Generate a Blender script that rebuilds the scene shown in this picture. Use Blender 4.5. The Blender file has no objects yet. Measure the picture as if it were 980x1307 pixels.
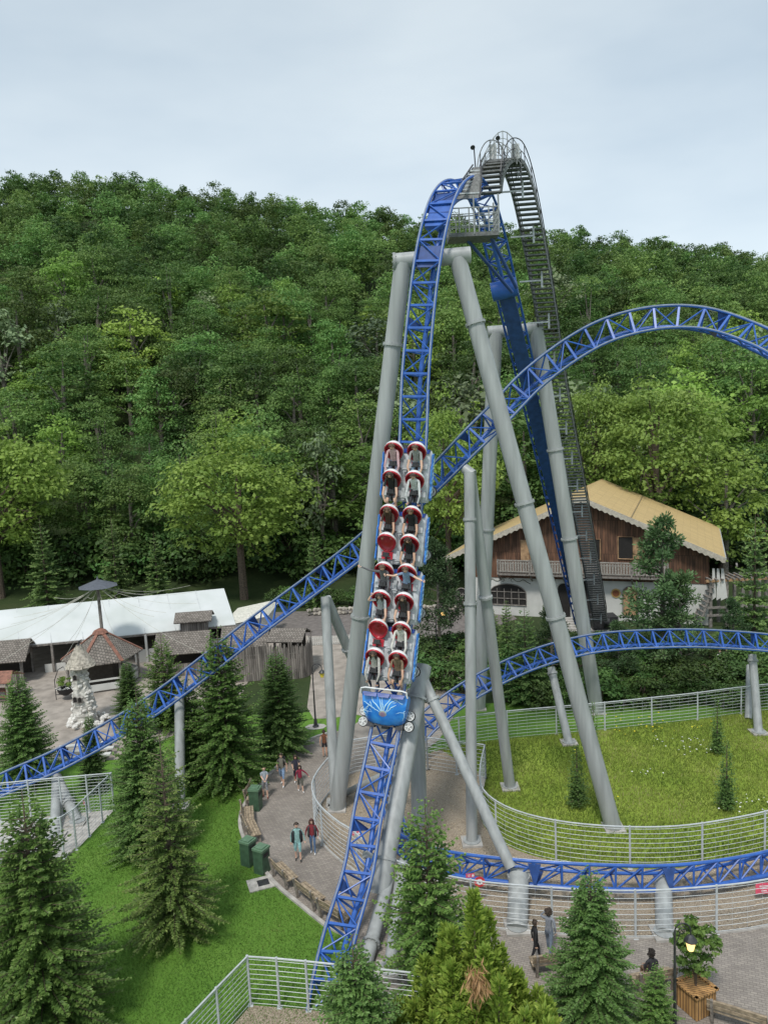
import bpy, bmesh, math, random
import numpy as np
from mathutils import Vector, Matrix, noise
from mathutils.geometry import tessellate_polygon
R = math.radians
random.seed(7)
sc = bpy.context.scene
col = sc.collection
F = 983.0
CAM = Vector((0, 0, 19.5))
PITCH, ROLL = R(7.0), R(-2.8)
RM = (Matrix.Rotation(math.pi/2-PITCH, 3, 'X') @ Matrix.Rotation(ROLL, 3, 'Z'))

def ray(px, py):
    v = RM @ Vector(((px-490)/F, -(py-653.5)/F, -1))
    return v / v.y
def P(px, py, d):                      # point seen at a pixel, d metres ahead
    return CAM + ray(px, py)*d
def G(px, py, z=0.0):                  # point on the flat ground
    r = ray(px, py)
    return CAM + r*((z-CAM.z)/r.z)
def proj(p):
    v = RM.transposed() @ (Vector(p)-CAM)
    return 490+F*v.x/-v.z, 653.5-F*v.y/-v.z

# ------------------------------------------------------------------ materials
MATS = {}
def new_mat(name):
    m = bpy.data.materials.new(name); m.use_nodes = True
    nt = m.node_tree
    return m, nt, nt.nodes['Principled BSDF']
def mat(name, c, rough=.6, metal=0., var=.12, scale=6., bump=0., c2=None, coat=0., detail=6):
    if name in MATS: return MATS[name]
    m, nt, b = new_mat(name)
    tc = nt.nodes.new('ShaderNodeTexCoord')
    nz = nt.nodes.new('ShaderNodeTexNoise'); nz.inputs['Scale'].default_value = scale; nz.inputs['Detail'].default_value = detail
    nt.links.new(tc.outputs['Object'], nz.inputs['Vector'])
    cr = nt.nodes.new('ShaderNodeValToRGB')
    a = c2 if c2 else [x*(1-var*1.6) for x in c]
    e = c if c2 else [min(1, x*(1+var)) for x in c]
    cr.color_ramp.elements[0].position = .35; cr.color_ramp.elements[1].position = .65
    cr.color_ramp.elements[0].color = (*a, 1); cr.color_ramp.elements[1].color = (*e, 1)
    nt.links.new(nz.outputs['Fac'], cr.inputs['Fac']); nt.links.new(cr.outputs['Color'], b.inputs['Base Color'])
    b.inputs['Roughness'].default_value = rough; b.inputs['Metallic'].default_value = metal
    if coat: b.inputs['Coat Weight'].default_value = coat
    if bump:
        bp = nt.nodes.new('ShaderNodeBump'); bp.inputs['Strength'].default_value = bump; bp.inputs['Distance'].default_value = .03
        nt.links.new(nz.outputs['Fac'], bp.inputs['Height']); nt.links.new(bp.outputs['Normal'], b.inputs['Normal'])
    MATS[name] = m
    return m
def leafmat(name, dark, light, transl=.2, rough=.55, tip=None, vary=1.):
    if name in MATS: return MATS[name]
    m, nt, b = new_mat(name); N = nt.nodes; L = nt.links
    at = N.new('ShaderNodeAttribute'); at.attribute_name = 'tint'
    ah = N.new('ShaderNodeAttribute'); ah.attribute_name = 'hue'
    oi = N.new('ShaderNodeObjectInfo')
    ad = N.new('ShaderNodeMath'); ad.operation = 'ADD'; L.new(ah.outputs['Fac'], ad.inputs[0]); L.new(oi.outputs['Random'], ad.inputs[1])
    fr = N.new('ShaderNodeMath'); fr.operation = 'FRACT'; L.new(ad.outputs[0], fr.inputs[0])
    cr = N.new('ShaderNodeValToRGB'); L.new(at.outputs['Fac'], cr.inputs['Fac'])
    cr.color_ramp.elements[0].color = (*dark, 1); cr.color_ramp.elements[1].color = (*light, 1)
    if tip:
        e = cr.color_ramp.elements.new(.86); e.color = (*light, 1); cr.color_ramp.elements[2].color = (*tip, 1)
    hs = N.new('ShaderNodeHueSaturation'); hs.inputs['Saturation'].default_value = .98; L.new(cr.outputs['Color'], hs.inputs['Color'])
    mr = N.new('ShaderNodeMapRange'); L.new(fr.outputs[0], mr.inputs['Value']); mr.inputs['To Min'].default_value = .5-.006*vary; mr.inputs['To Max'].default_value = .5+.030*vary
    L.new(mr.outputs[0], hs.inputs['Hue'])
    mu = N.new('ShaderNodeMath'); mu.operation = 'MULTIPLY'; L.new(fr.outputs[0], mu.inputs[0]); mu.inputs[1].default_value = 7.31
    f2 = N.new('ShaderNodeMath'); f2.operation = 'FRACT'; L.new(mu.outputs[0], f2.inputs[0])
    m2 = N.new('ShaderNodeMapRange'); L.new(f2.outputs[0], m2.inputs['Value']); m2.inputs['To Min'].default_value = 1-.50*vary; m2.inputs['To Max'].default_value = 1+.55*vary
    L.new(m2.outputs[0], hs.inputs['Value'])
    L.new(hs.outputs['Color'], b.inputs['Base Color']); b.inputs['Roughness'].default_value = rough
    b.inputs['Specular IOR Level'].default_value = .3
    tr = N.new('ShaderNodeBsdfTranslucent'); L.new(hs.outputs['Color'], tr.inputs['Color'])
    mx = N.new('ShaderNodeMixShader'); mx.inputs[0].default_value = transl
    L.new(b.outputs[0], mx.inputs[1]); L.new(tr.outputs[0], mx.inputs[2]); L.new(mx.outputs[0], N['Material Output'].inputs['Surface'])
    MATS[name] = m
    return m

BLUE = mat('blue_paint', (.032, .115, .42), .38, 0, .12, 3)
BLUED = mat('blue_girder_paint', (.026, .07, .24), .45, 0, .15, 3)
STEEL = mat('grey_support_paint', (.33, .345, .34), .45, 0, .12, 1.0)
_n = STEEL.node_tree; _m = _n.nodes.new('ShaderNodeMapping'); _m.inputs['Scale'].default_value = (3.5, 3.5, .22)
_t = [x for x in _n.nodes if x.type == 'TEX_COORD'][0]; _z = [x for x in _n.nodes if x.type == 'TEX_NOISE'][0]; _n.links.new(_t.outputs['Object'], _m.inputs[0]); _n.links.new(_m.outputs[0], _z.inputs['Vector'])
GALV = mat('galvanised', (.50, .52, .52), .5, .3, .15, 8)
GRATE = mat('catwalk_metal', (.15, .155, .15), .6, .2, .2, 8)
WHITEM = mat('fence_white', (.48, .51, .52), .5, 0, .08, 4)
WHITEP = mat('white_plastic', (.74, .75, .76), .3, 0, .05, 4)
REDP = mat('red_shell', (.42, .02, .035), .35, 0, .15, 4)
BLACK = mat('black_rubber', (.02, .02, .022), .55, 0, .3, 8)
DARKM = mat('dark_metal', (.06, .06, .065), .5, .5, .2, 8)
CONC = mat('concrete', (.42, .40, .37), .85, 0, .15, 3, .3)
WOOD = mat('weathered_wood', (.33, .26, .18), .8, 0, .25, 6, .3)
WOODG = mat('grey_wood', (.24, .21, .18), .85, 0, .3, 6, .3)
BINM = mat('bin_green', (.055, .11, .065), .5, 0, .15, 4)
STONE = mat('white_stone', (.66, .64, .60), .8, 0, .12, 3, .5)
BARK = mat('bark', (.12, .09, .065), .9, 0, .3, 7, .4)
BARKG = mat('bark_grey', (.17, .15, .125), .9, 0, .3, 7, .4)
RAILTOP = mat('rail_wear', (.34, .38, .46), .4, .5, .1, 5)

# ------------------------------------------------------------------ mesh builder
class MB:
    def __init__(s): s.v = []; s.f = []; s.mi = []; s.m = 0
    def add(s, vs, fs):
        b = len(s.v); s.v.extend([tuple(v) for v in vs])
        for f in fs: s.f.append([i+b for i in f]); s.mi.append(s.m)
    def tube(s, pts, r, seg=8, caps=True, ref=None):
        pts = [Vector(p) for p in pts]; n = len(pts)
        rs = r if isinstance(r, (list, tuple)) else [r]*n
        T = []
        for i in range(n):
            t = pts[min(i+1, n-1)]-pts[max(i-1, 0)]
            T.append(t.normalized() if t.length > 1e-9 else Vector((0, 0, 1)))
        a = ref or (Vector((0, 0, 1)) if abs(T[0].z) < .9 else Vector((1, 0, 0)))
        vs = []
        for i in range(n):
            u = a - T[i]*a.dot(T[i])
            if u.length < 1e-5: u = T[i].orthogonal()
            u.normalize(); w = T[i].cross(u); a = u
            for k in range(seg):
                an = 2*math.pi*k/seg
                vs.append(pts[i]+(u*math.cos(an)+w*math.sin(an))*rs[i])
        fs = [[i*seg+k, i*seg+(k+1) % seg, (i+1)*seg+(k+1) % seg, (i+1)*seg+k] for i in range(n-1) for k in range(seg)]
        if caps: fs += [list(range(seg))[::-1], [(n-1)*seg+k for k in range(seg)]]
        s.add(vs, fs); return s
    def box(s, c, h, M=None):
        c = Vector(c); vs = []
        for x in (-1, 1):
            for y in (-1, 1):
                for z in (-1, 1):
                    q = Vector((x*h[0], y*h[1], z*h[2]))
                    if M: q = M @ q
                    vs.append(c+q)
        s.add(vs, [[0, 1, 3, 2], [4, 6, 7, 5], [0, 4, 5, 1], [2, 3, 7, 6], [0, 2, 6, 4], [1, 5, 7, 3]]); return s
    def beam(s, p, q, w, h, up=Vector((0, 0, 1))):
        p = Vector(p); q = Vector(q); t = (q-p)
        L = t.length; t.normalize(); x = t.cross(up)
        if x.length < 1e-4: x = t.orthogonal()
        x.normalize(); z = x.cross(t)
        s.box((p+q)/2, (w/2, L/2, h/2), Matrix((x, t, z)).transposed()); return s
    def lathe(s, prof, c=(0, 0, 0), seg=16, M=None):
        c = Vector(c); vs = []
        for r, z in prof:
            for k in range(seg):
                a = 2*math.pi*k/seg; q = Vector((r*math.cos(a), r*math.sin(a), z))
                if M: q = M @ q
                vs.append(c+q)
        n = len(prof)
        fs = [[i*seg+k, i*seg+(k+1) % seg, (i+1)*seg+(k+1) % seg, (i+1)*seg+k] for i in range(n-1) for k in range(seg)]
        fs += [list(range(seg))[::-1], [(n-1)*seg+k for k in range(seg)]]
        s.add(vs, fs); return s
    def prism(s, pts, th):             # polygon (3d points) given a thickness vector
        n = len(pts); th = Vector(th); pts = [Vector(p) for p in pts]
        s.add(pts+[p+th for p in pts], [list(range(n))[::-1], [n+k for k in range(n)]] +
              [[k, (k+1) % n, n+(k+1) % n, n+k] for k in range(n)]); return s
    def build(s, name, m, parent=None, smooth=False, M=None):
        me = bpy.data.meshes.new(name); me.from_pydata(s.v, [], s.f)
        for mm in (m if isinstance(m, list) else [m]): me.materials.append(mm)
        if isinstance(m, list): me.polygons.foreach_set('material_index', s.mi)
        if smooth:
            me.polygons.foreach_set('use_smooth', [True]*len(me.polygons))
            me.set_sharp_from_angle(angle=R(40))
        me.update()
        o = bpy.data.objects.new(name, me); col.objects.link(o)
        if parent: o.parent = parent
        if M: o.matrix_local = M
        return o
def tag(o, label=None, cat=None, group=None, kind=None):
    if label: o['label'] = label
    if cat: o['category'] = cat
    if group: o['group'] = group
    if kind: o['kind'] = kind
    return o
def empty(name, loc=(0, 0, 0), label=None, cat=None, group=None, rz=0, sc_=1):
    o = bpy.data.objects.new(name, None); col.objects.link(o); o.location = loc; o.rotation_euler = (0, 0, rz)
    if sc_ != 1: o.scale = (sc_,)*3 if not isinstance(sc_, tuple) else sc_
    o.empty_display_size = .2
    return tag(o, label, cat, group)
KIDS = {}
def kids(o):
    return [c for c in bpy.data.objects if c.parent == o]
def copy_tree(o, parent=None):
    if o.name not in KIDS: KIDS[o.name] = kids(o)
    c = o.copy(); col.objects.link(c)
    if parent: c.parent = parent
    KIDS[c.name] = [copy_tree(ch, c) for ch in KIDS[o.name]]
    return c
def smooth_path(pts, step=.5, extra=None):
    """Catmull-Rom through points (and extra vectors), resampled evenly"""
    n = len(pts); out = []; ex = []
    def cr(a, b, c, d, t): return .5*((2*b)+(c-a)*t+(2*a-5*b+4*c-d)*t*t+(3*b-a-3*c+d)*t**3)
    for i in range(n-1):
        q = [pts[max(i-1, 0)], pts[i], pts[i+1], pts[min(i+2, n-1)]]
        e = [extra[max(i-1, 0)], extra[i], extra[i+1], extra[min(i+2, n-1)]] if extra else None
        for k in range(24):
            out.append(cr(*q, k/24)); 
            if e: ex.append(cr(*e, k/24))
    out.append(pts[-1]); 
    if extra: ex.append(extra[-1])
    A = [0]
    for i in range(1, len(out)): A.append(A[-1]+(out[i]-out[i-1]).length)
    m = max(2, int(A[-1]/step)); rp = []; re_ = []; j = 0
    for k in range(m+1):
        s = A[-1]*k/m
        while j < len(A)-2 and A[j+1] < s: j += 1
        t = (s-A[j])/max(1e-9, A[j+1]-A[j]); t = min(1, max(0, t))
        rp.append(out[j].lerp(out[j+1], t))
        if extra: re_.append(ex[j].lerp(ex[j+1], t))
    return (rp, re_) if extra else rp
def sheet(name, pts, z, m, label=None, kind='structure', cat=None, sub=0):
    pts = [Vector((p[0], p[1], z)) for p in pts]
    tri = tessellate_polygon([pts]); me = bpy.data.meshes.new(name)
    me.from_pydata([tuple(p) for p in pts], [], [list(t)[::-1] for t in tri]); me.materials.append(m)
    bm = bmesh.new(); bm.from_mesh(me); bmesh.ops.recalc_face_normals(bm, faces=bm.faces)
    for f in bm.faces:
        if f.normal.z < 0: f.normal_flip()
    bm.to_mesh(me); bm.free()
    o = bpy.data.objects.new(name, me); col.objects.link(o)
    return tag(o, label, cat, None, kind)

# ------------------------------------------------------------------ camera, light, sky
cd = bpy.data.cameras.new('camera'); co = bpy.data.objects.new('camera', cd); col.objects.link(co)
co.location = CAM; co.rotation_euler = RM.to_euler()
cd.sensor_fit = 'HORIZONTAL'; cd.sensor_width = 36; cd.lens = 36*F/980; cd.clip_end = 3000; cd.clip_start = .1
sc.camera = co
SUN_EL, SUN_AZ = R(58), R(200)         # azimuth of the sun measured clockwise from +Y
sd = bpy.data.lights.new('sun', 'SUN'); sd.energy = 1.5; sd.angle = R(10); sd.color = (1, .965, .91)
so = bpy.data.objects.new('sun', sd); col.objects.link(so)
dirv = Vector((math.sin(SUN_AZ)*math.cos(SUN_EL), math.cos(SUN_AZ)*math.cos(SUN_EL), math.sin(SUN_EL)))
so.rotation_euler = dirv.to_track_quat('Z', 'Y').to_euler(); so.location = (0, 0, 60)
w = bpy.data.worlds.new('World'); sc.world = w; w.use_nodes = True
nt = w.node_tree; N = nt.nodes; L = nt.links; bg = N['Background']; bg.inputs['Strength'].default_value = .12
sky = N.new('ShaderNodeTexSky'); sky.sky_type = 'NISHITA'; sky.sun_disc = False; sky.sun_elevation = SUN_EL; sky.sun_rotation = SUN_AZ
tc = N.new('ShaderNodeTexCoord'); mp = N.new('ShaderNodeMapping'); mp.inputs['Scale'].default_value = (1.0, 1.3, 3.0)
mp.inputs['Rotation'].default_value = (0, R(14), 0)
L.new(tc.outputs['Generated'], mp.inputs['Vector'])
nz = N.new('ShaderNodeTexNoise'); nz.inputs['Scale'].default_value = 1.7; nz.inputs['Detail'].default_value = 5; nz.inputs['Roughness'].default_value = .5
L.new(mp.outputs[0], nz.inputs['Vector'])
cr = N.new('ShaderNodeValToRGB'); cr.color_ramp.elements[0].position = .36; cr.color_ramp.elements[1].position = .62
cr.color_ramp.elements[0].color = (2.5, 2.98, 3.35, 1); cr.color_ramp.elements[1].color = (3.35, 3.75, 3.95, 1)
L.new(nz.outputs['Fac'], cr.inputs['Fac'])
# overcast brightens toward the horizon
sp = N.new('ShaderNodeSeparateXYZ'); L.new(tc.outputs['Generated'], sp.inputs[0])
mr = N.new('ShaderNodeMapRange'); mr.inputs['From Min'].default_value = .15; mr.inputs['From Max'].default_value = .55
mr.inputs['To Min'].default_value = 1.12; mr.inputs['To Max'].default_value = .93; L.new(sp.outputs['Z'], mr.inputs['Value'])
vm = N.new('ShaderNodeVectorMath'); vm.operation = 'SCALE'; L.new(cr.outputs['Color'], vm.inputs[0]); L.new(mr.outputs[0], vm.inputs['Scale'])
mx = N.new('ShaderNodeMix'); mx.data_type = 'RGBA'; mx.inputs['Factor'].default_value = .88
L.new(sky.outputs[0], mx.inputs[6]); L.new(vm.outputs[0], mx.inputs[7]); L.new(mx.outputs[2], bg.inputs['Color'])
sc.view_settings.view_transform = 'Standard'; sc.view_settings.look = 'None'
sc.view_settings.exposure = .88; sc.view_settings.gamma = 1
sc.render.engine = 'CYCLES'

# ------------------------------------------------------------------ ground
CX = [-134, -80, -25, 3, 58, 85, 134, 220]; CZ = [97, 93, 83, 79, 70, 66, 58, 46]
def crest(x): return float(np.interp(x, CX, CZ))
def hz(x, y):
    if y < 92: return 0.
    t = min(1, (y-92)/178.)
    h = crest(x*270/max(y, 120))*(t**1.08)
    if y > 270: h -= (y-270)*.18
    return h + (2.2*noise.noise(Vector((x*.03, y*.03, 1))) if y > 100 else 0)*min(1, (y-100)/30)
def grassmat(name, cols, s1=.35, s2=9., bump=.5):
    m, nt, b = new_mat(name); N = nt.nodes; L = nt.links
    tc = N.new('ShaderNodeTexCoord')
    n1 = N.new('ShaderNodeTexNoise'); n1.inputs['Scale'].default_value = s1; n1.inputs['Detail'].default_value = 7; n1.inputs['Roughness'].default_value = .65
    n2 = N.new('ShaderNodeTexNoise'); n2.inputs['Scale'].default_value = s2; n2.inputs['Detail'].default_value = 4; n2.inputs['Roughness'].default_value = .8
    for n in (n1, n2): L.new(tc.outputs['Object'], n.inputs['Vector'])
    mx = N.new('ShaderNodeMath'); mx.operation = 'MULTIPLY_ADD'; L.new(n2.outputs['Fac'], mx.inputs[0]); mx.inputs[1].default_value = .55; 
    m3 = N.new('ShaderNodeMath'); m3.operation = 'MULTIPLY'; m3.inputs[1].default_value = .55; L.new(n1.outputs['Fac'], m3.inputs[0]); L.new(m3.outputs[0], mx.inputs[2])
    cr = N.new('ShaderNodeValToRGB'); L.new(mx.outputs[0], cr.inputs['Fac'])
    cr.color_ramp.elements[0].position = .38; cr.color_ramp.elements[0].color = (*cols[0], 1)
    cr.color_ramp.elements[1].position = .75; cr.color_ramp.elements[1].color = (*cols[2], 1)
    e = cr.color_ramp.elements.new(.55); e.color = (*cols[1], 1)
    L.new(cr.outputs['Color'], b.inputs['Base Color']); b.inputs['Roughness'].default_value = .85; b.inputs['Specular IOR Level'].default_value = .2
    bp = N.new('ShaderNodeBump'); bp.inputs['Strength'].default_value = bump; bp.inputs['Distance'].default_value = .05
    L.new(n2.outputs['Fac'], bp.inputs['Height']); L.new(bp.outputs['Normal'], b.inputs['Normal'])
    return m
LAWN = grassmat('lawn', [(.065, .15, .02), (.105, .215, .03), (.17, .27, .055)], .22, 14)
MEADOW = grassmat('meadow_soil', [(.13, .20, .028), (.21, .29, .04), (.31, .36, .08)], .35, 8)
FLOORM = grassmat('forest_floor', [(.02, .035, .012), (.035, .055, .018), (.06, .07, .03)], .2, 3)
GRAVEL = mat('gravel', (.40, .34, .26), .95, 0, 0, 22, .8, (.20, .155, .11), detail=3)
def pavermat():
    m, nt, b = new_mat('pavers'); N = nt.nodes; L = nt.links
    tc = N.new('ShaderNodeTexCoord'); mp = N.new('ShaderNodeMapping'); mp.inputs['Rotation'].default_value = (0, 0, R(22))
    L.new(tc.outputs['Object'], mp.inputs[0])
    br = N.new('ShaderNodeTexBrick'); br.inputs['Scale'].default_value = 1; br.inputs['Brick Width'].default_value = .21; br.inputs['Row Height'].default_value = .105
    br.inputs['Mortar Size'].default_value = .012; br.inputs['Color1'].default_value = (.33, .30, .265, 1); br.inputs['Color2'].default_value = (.25, .225, .205, 1); br.inputs['Mortar'].default_value = (.19, .17, .15, 1)
    L.new(mp.outputs[0], br.inputs['Vector'])
    n1 = N.new('ShaderNodeTexNoise'); n1.inputs['Scale'].default_value = .6; n1.inputs['Detail'].default_value = 8; n1.inputs['Roughness'].default_value = .65
    L.new(tc.outputs['Object'], n1.inputs['Vector'])
    c2 = N.new('ShaderNodeValToRGB'); L.new(n1.outputs['Fac'], c2.inputs[0]); c2.color_ramp.elements[0].position = .3; c2.color_ramp.elements[1].position = .7
    c2.color_ramp.elements[0].color = (.72, .70, .68, 1); c2.color_ramp.elements[1].color = (1.12, 1.1, 1.08, 1)
    mu = N.new('ShaderNodeMix'); mu.data_type = 'RGBA'; mu.blend_type = 'MULTIPLY'; mu.inputs['Factor'].default_value = 1
    L.new(br.outputs['Color'], mu.inputs[6]); L.new(c2.outputs['Color'], mu.inputs[7]); L.new(mu.outputs[2], b.inputs['Base Color'])
    b.inputs['Roughness'].default_value = .85
    return m
PAVE = pavermat()
ASPH = mat('asphalt', (.17, .15, .14), .9, 0, .15, 2, .2)
PLAZA = mat('plaza_paving', (.33, .29, .25), .9, 0, .15, 1.2, .2)

xs = np.arange(-420, 421, 6.); ys = np.concatenate([np.arange(-40, 90, 10.), np.arange(90, 300, 4.), np.arange(300, 900, 25.)])
vs = [(x, y, hz(x, y)) for y in ys for x in xs]; nx = len(xs)
fs = [[j*nx+i, j*nx+i+1, (j+1)*nx+i+1, (j+1)*nx+i] for j in range(len(ys)-1) for i in range(nx-1)]
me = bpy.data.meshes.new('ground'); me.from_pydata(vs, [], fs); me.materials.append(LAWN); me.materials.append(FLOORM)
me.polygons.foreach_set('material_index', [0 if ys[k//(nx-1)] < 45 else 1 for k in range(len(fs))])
me.polygons.foreach_set('use_smooth', [True]*len(fs))
g = bpy.data.objects.new('ground', me); col.objects.link(g); tag(g, None, None, None, 'structure')

g2 = lambda L_: [G(*p).to_2d() for p in L_]
def curve2(L_, step=.6):
    return [p.to_2d() for p in smooth_path([G(*p) for p in L_], step)]
OUT = [(546, 983), (508, 978), (471, 983), (443, 990), (421, 1012), (405, 1035), (401, 1054), (410, 1076), (433, 1099), (452, 1112), (480, 1138), (515, 1158), (560, 1173), (605, 1183),
       (651, 1189), (751, 1197), (835, 1198), (929, 1191), (985, 1182), (1060, 1165), (1160, 1130)]
outer = curve2(OUT)
INN = [(620, 994), (614, 1028), (618, 1056), (647, 1080), (700, 1098), (774, 1108), (859, 1109), (935, 1098), (1000, 1082), (1080, 1055)]
inner = curve2(INN)
BACK = [(530, 968), (564, 957), (613, 948), (664, 942), (720, 937), (774, 932), (829, 926), (883, 920), (934, 913), (985, 907), (1080, 897)]
back = curve2(BACK)
# paved promenade
edge = [(500, 1330), (470, 1250), (445, 1200), (415, 1182), (385, 1158), (352, 1130), (330, 1102), (314, 1078), (306, 1052), (312, 1028), (328, 1004), (345, 988), (370, 964), (397, 944), (425, 935)]
pe = curve2(edge)
pts = pe + g2([(450, 928), (500, 930), (545, 960)]) + outer + g2([(1300, 1200), (1300, 1420), (700, 1420)])
sheet('paved_path', pts, .004, PAVE)
sheet('plaza', g2([(442, 934), (465, 915), (452, 912), (425, 917), (400, 918), (392, 903), (397, 865), (388, 838), (330, 842), (300, 905), (150, 970), (-60, 985), (-140, 900), (-100, 800), (250, 795), (460, 800), (560, 812), (600, 880), (560, 945), (520, 975)]), .012, PLAZA)
sheet('road', g2([(395, 812), (600, 812), (660, 790), (640, 775), (500, 777), (340, 782), (150, 792), (-60, 800), (-60, 812), (300, 806)]), .018, ASPH)
ring = outer + [b for b in back[::-1]]
sheet('gravel_bed', ring, .008, GRAVEL)
sheet('meadow', inner + back[::-1][:-3], .013, MEADOW)
sheet('pen_gravel', g2([(320, 1284), (240, 1375), (560, 1390), (560, 1312), (470, 1300), (394, 1290)]), .014, GRAVEL)
sheet('pen_floor', g2([(146, 1034), (98, 1085), (82, 1096), (-90, 1108), (-90, 1050), (0, 1048), (80, 1040)]), .009, CONC)
# kerb of the path
kb = MB(); kp = smooth_path([G(*p) for p in edge[1:]], .5)
for a, b in zip(kp, kp[1:]): kb.beam(a+Vector((0, 0, .03)), b+Vector((0, 0, .03)), .16, .12)
tag(kb.build('kerb', CONC), None, None, None, 'structure')
gk = MB()
for a, b in zip(outer, outer[1:]): gk.beam(Vector((*a, .02)), Vector((*b, .02)), .10, .10)
tag(gk.build('gravel_edging', CONC), None, None, None, 'structure')

# ------------------------------------------------------------------ foliage meshes
rng = np.random.default_rng(3)
def leaf_mesh(name, V, tint, m, hue=None, trunk=None, n=4):
    nq = len(V)//n
    me = bpy.data.meshes.new(name)
    me.vertices.add(len(V)); me.vertices.foreach_set('co', V.astype(np.float32).ravel())
    me.loops.add(len(V)); me.loops.foreach_set('vertex_index', np.arange(len(V), dtype=np.int32))
    me.polygons.add(nq); me.polygons.foreach_set('loop_start', np.arange(0, nq*n, n, dtype=np.int32)); me.polygons.foreach_set('loop_total', np.full(nq, n, dtype=np.int32))
    a = me.attributes.new('tint', 'FLOAT', 'POINT'); a.data.foreach_set('value', np.repeat(tint, n).astype(np.float32))
    if hue is not None:
        a = me.attributes.new('hue', 'FLOAT', 'POINT'); a.data.foreach_set('value', np.repeat(hue, n).astype(np.float32))
    me.materials.append(m); me.update(); me.validate()
    return me
def quads(c, nrm, size, asp=1.0):
    n = len(c)
    r = rng.normal(size=(n, 3)); u = np.cross(nrm, r); u /= np.linalg.norm(u, axis=1)[:, None]+1e-9
    v = np.cross(nrm, u); v /= np.linalg.norm(v, axis=1)[:, None]+1e-9
    s = (size*rng.uniform(.6, 1.3, n))[:, None]/2
    # kite-shaped leaves (not squares): uneven outline
    V = np.stack([c-u*s*asp*1.2, c-v*s*rng.uniform(.5, 1., (n, 1)), c+u*s*asp*1.2, c+v*s*rng.uniform(.5, 1., (n, 1))], 1)
    return V.reshape(-1, 3)
def crown_arrays(H, W, seed, nclump, nleaf, leaf, base=.28, lump=.24):
    r = np.random.default_rng(seed)
    # clump centres in an uneven ellipsoid
    d = r.normal(size=(nclump, 3)); d /= np.linalg.norm(d, axis=1)[:, None]
    rad = r.uniform(.45, 1., nclump)**.6
    az = np.arctan2(d[:, 1], d[:, 0])
    un = 1+.16*np.sin(az*2+seed)+.12*np.sin(az*3+seed*2.1+d[:, 2]*2)
    c = d*rad[:, None]*un[:, None]
    cz = H*(1+base)/2; rz = H*(1-base)/2*.86
    c = c*np.array([W/2*.82, W/2*.82, rz])+np.array([0, 0, cz])
    c[:, :2] *= (1-.25*np.clip((c[:, 2]-cz)/rz, 0, 1))[:, None]
    rc = W*lump*r.uniform(.55, 1.15, nclump)
    C = np.repeat(c, nleaf, 0); RC = np.repeat(rc, nleaf)
    dd = r.normal(size=(len(C), 3)); dd[:, 2] = np.abs(dd[:, 2])*.9-.25; dd /= np.linalg.norm(dd, axis=1)[:, None]
    pos = C+dd*(RC*r.uniform(.35, 1.05, len(C)))[:, None]*np.array([1, 1, .62])
    nr = dd*.7+r.normal(size=dd.shape)*.42+np.array([0, 0, .55]); nr /= np.linalg.norm(nr, axis=1)[:, None]
    tint = np.clip(np.repeat(r.uniform(.28, .72, nclump), nleaf)+r.normal(0, .16, len(C)), 0, 1)
    return pos, nr, tint, c
LEAF = leafmat('leaves', (.056, .124, .026), (.215, .305, .078), .40)
LEAFB = leafmat('leaves_bright', (.15, .24, .036), (.32, .43, .085), .4)
LEAFBB = leafmat('leaves_fresh', (.13, .22, .034), (.29, .40, .085), .36, vary=.12)
LEAFY = leafmat('leaves_yellow', (.16, .22, .03), (.30, .36, .05))
LEAFG = leafmat('leaves_grey', (.10, .14, .07), (.20, .25, .12))
def tree_proto(name, H, W, seed, nclump, nleaf, leaf, m, bark=BARKG, base=.28, lump=.24, limbs=7):
    t = empty(name)
    pos, nr, tint, c = crown_arrays(H, W, seed, nclump, nleaf, leaf, base, lump)
    me = leaf_mesh('crown', quads(pos, nr, leaf), tint, m)
    o = bpy.data.objects.new('crown', me); col.objects.link(o); o.parent = t
    mb = MB(); rr = random.Random(seed); th = H*.55; tr = H*.018+.05
    mb.tube([(0, 0, -.6), (0, 0, 0), (.1*rr.uniform(-1, 1), .1, th*.5), (.3*rr.uniform(-1, 1), 0, th), (.2, .2, H*.8)], [tr*1.5, tr*1.2, tr, tr*.7, tr*.15], 8)
    for k in range(limbs):
        q = Vector(c[rr.randrange(len(c))]); z0 = rr.uniform(.22, .5)*H
        p0 = Vector((0, 0, z0)); md = p0.lerp(q, .5)+Vector((0, 0, .4))
        mb.tube([p0, md, q], [tr*.5, tr*.3, tr*.08], 6)
    mb.build('trunk', bark, t, True)
    return t
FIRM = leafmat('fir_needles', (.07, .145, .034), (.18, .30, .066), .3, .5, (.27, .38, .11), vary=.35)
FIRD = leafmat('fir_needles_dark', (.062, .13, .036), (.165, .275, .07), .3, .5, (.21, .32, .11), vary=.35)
FIRL = leafmat('fir_needles_olive', (.08, .14, .036), (.20, .29, .07), .3, .5, (.34, .42, .13), vary=.1)
FIRY = leafmat('yellow_conifer_needles', (.17, .27, .035), (.42, .52, .09), .3, .5, (.60, .66, .18), .1)
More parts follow.
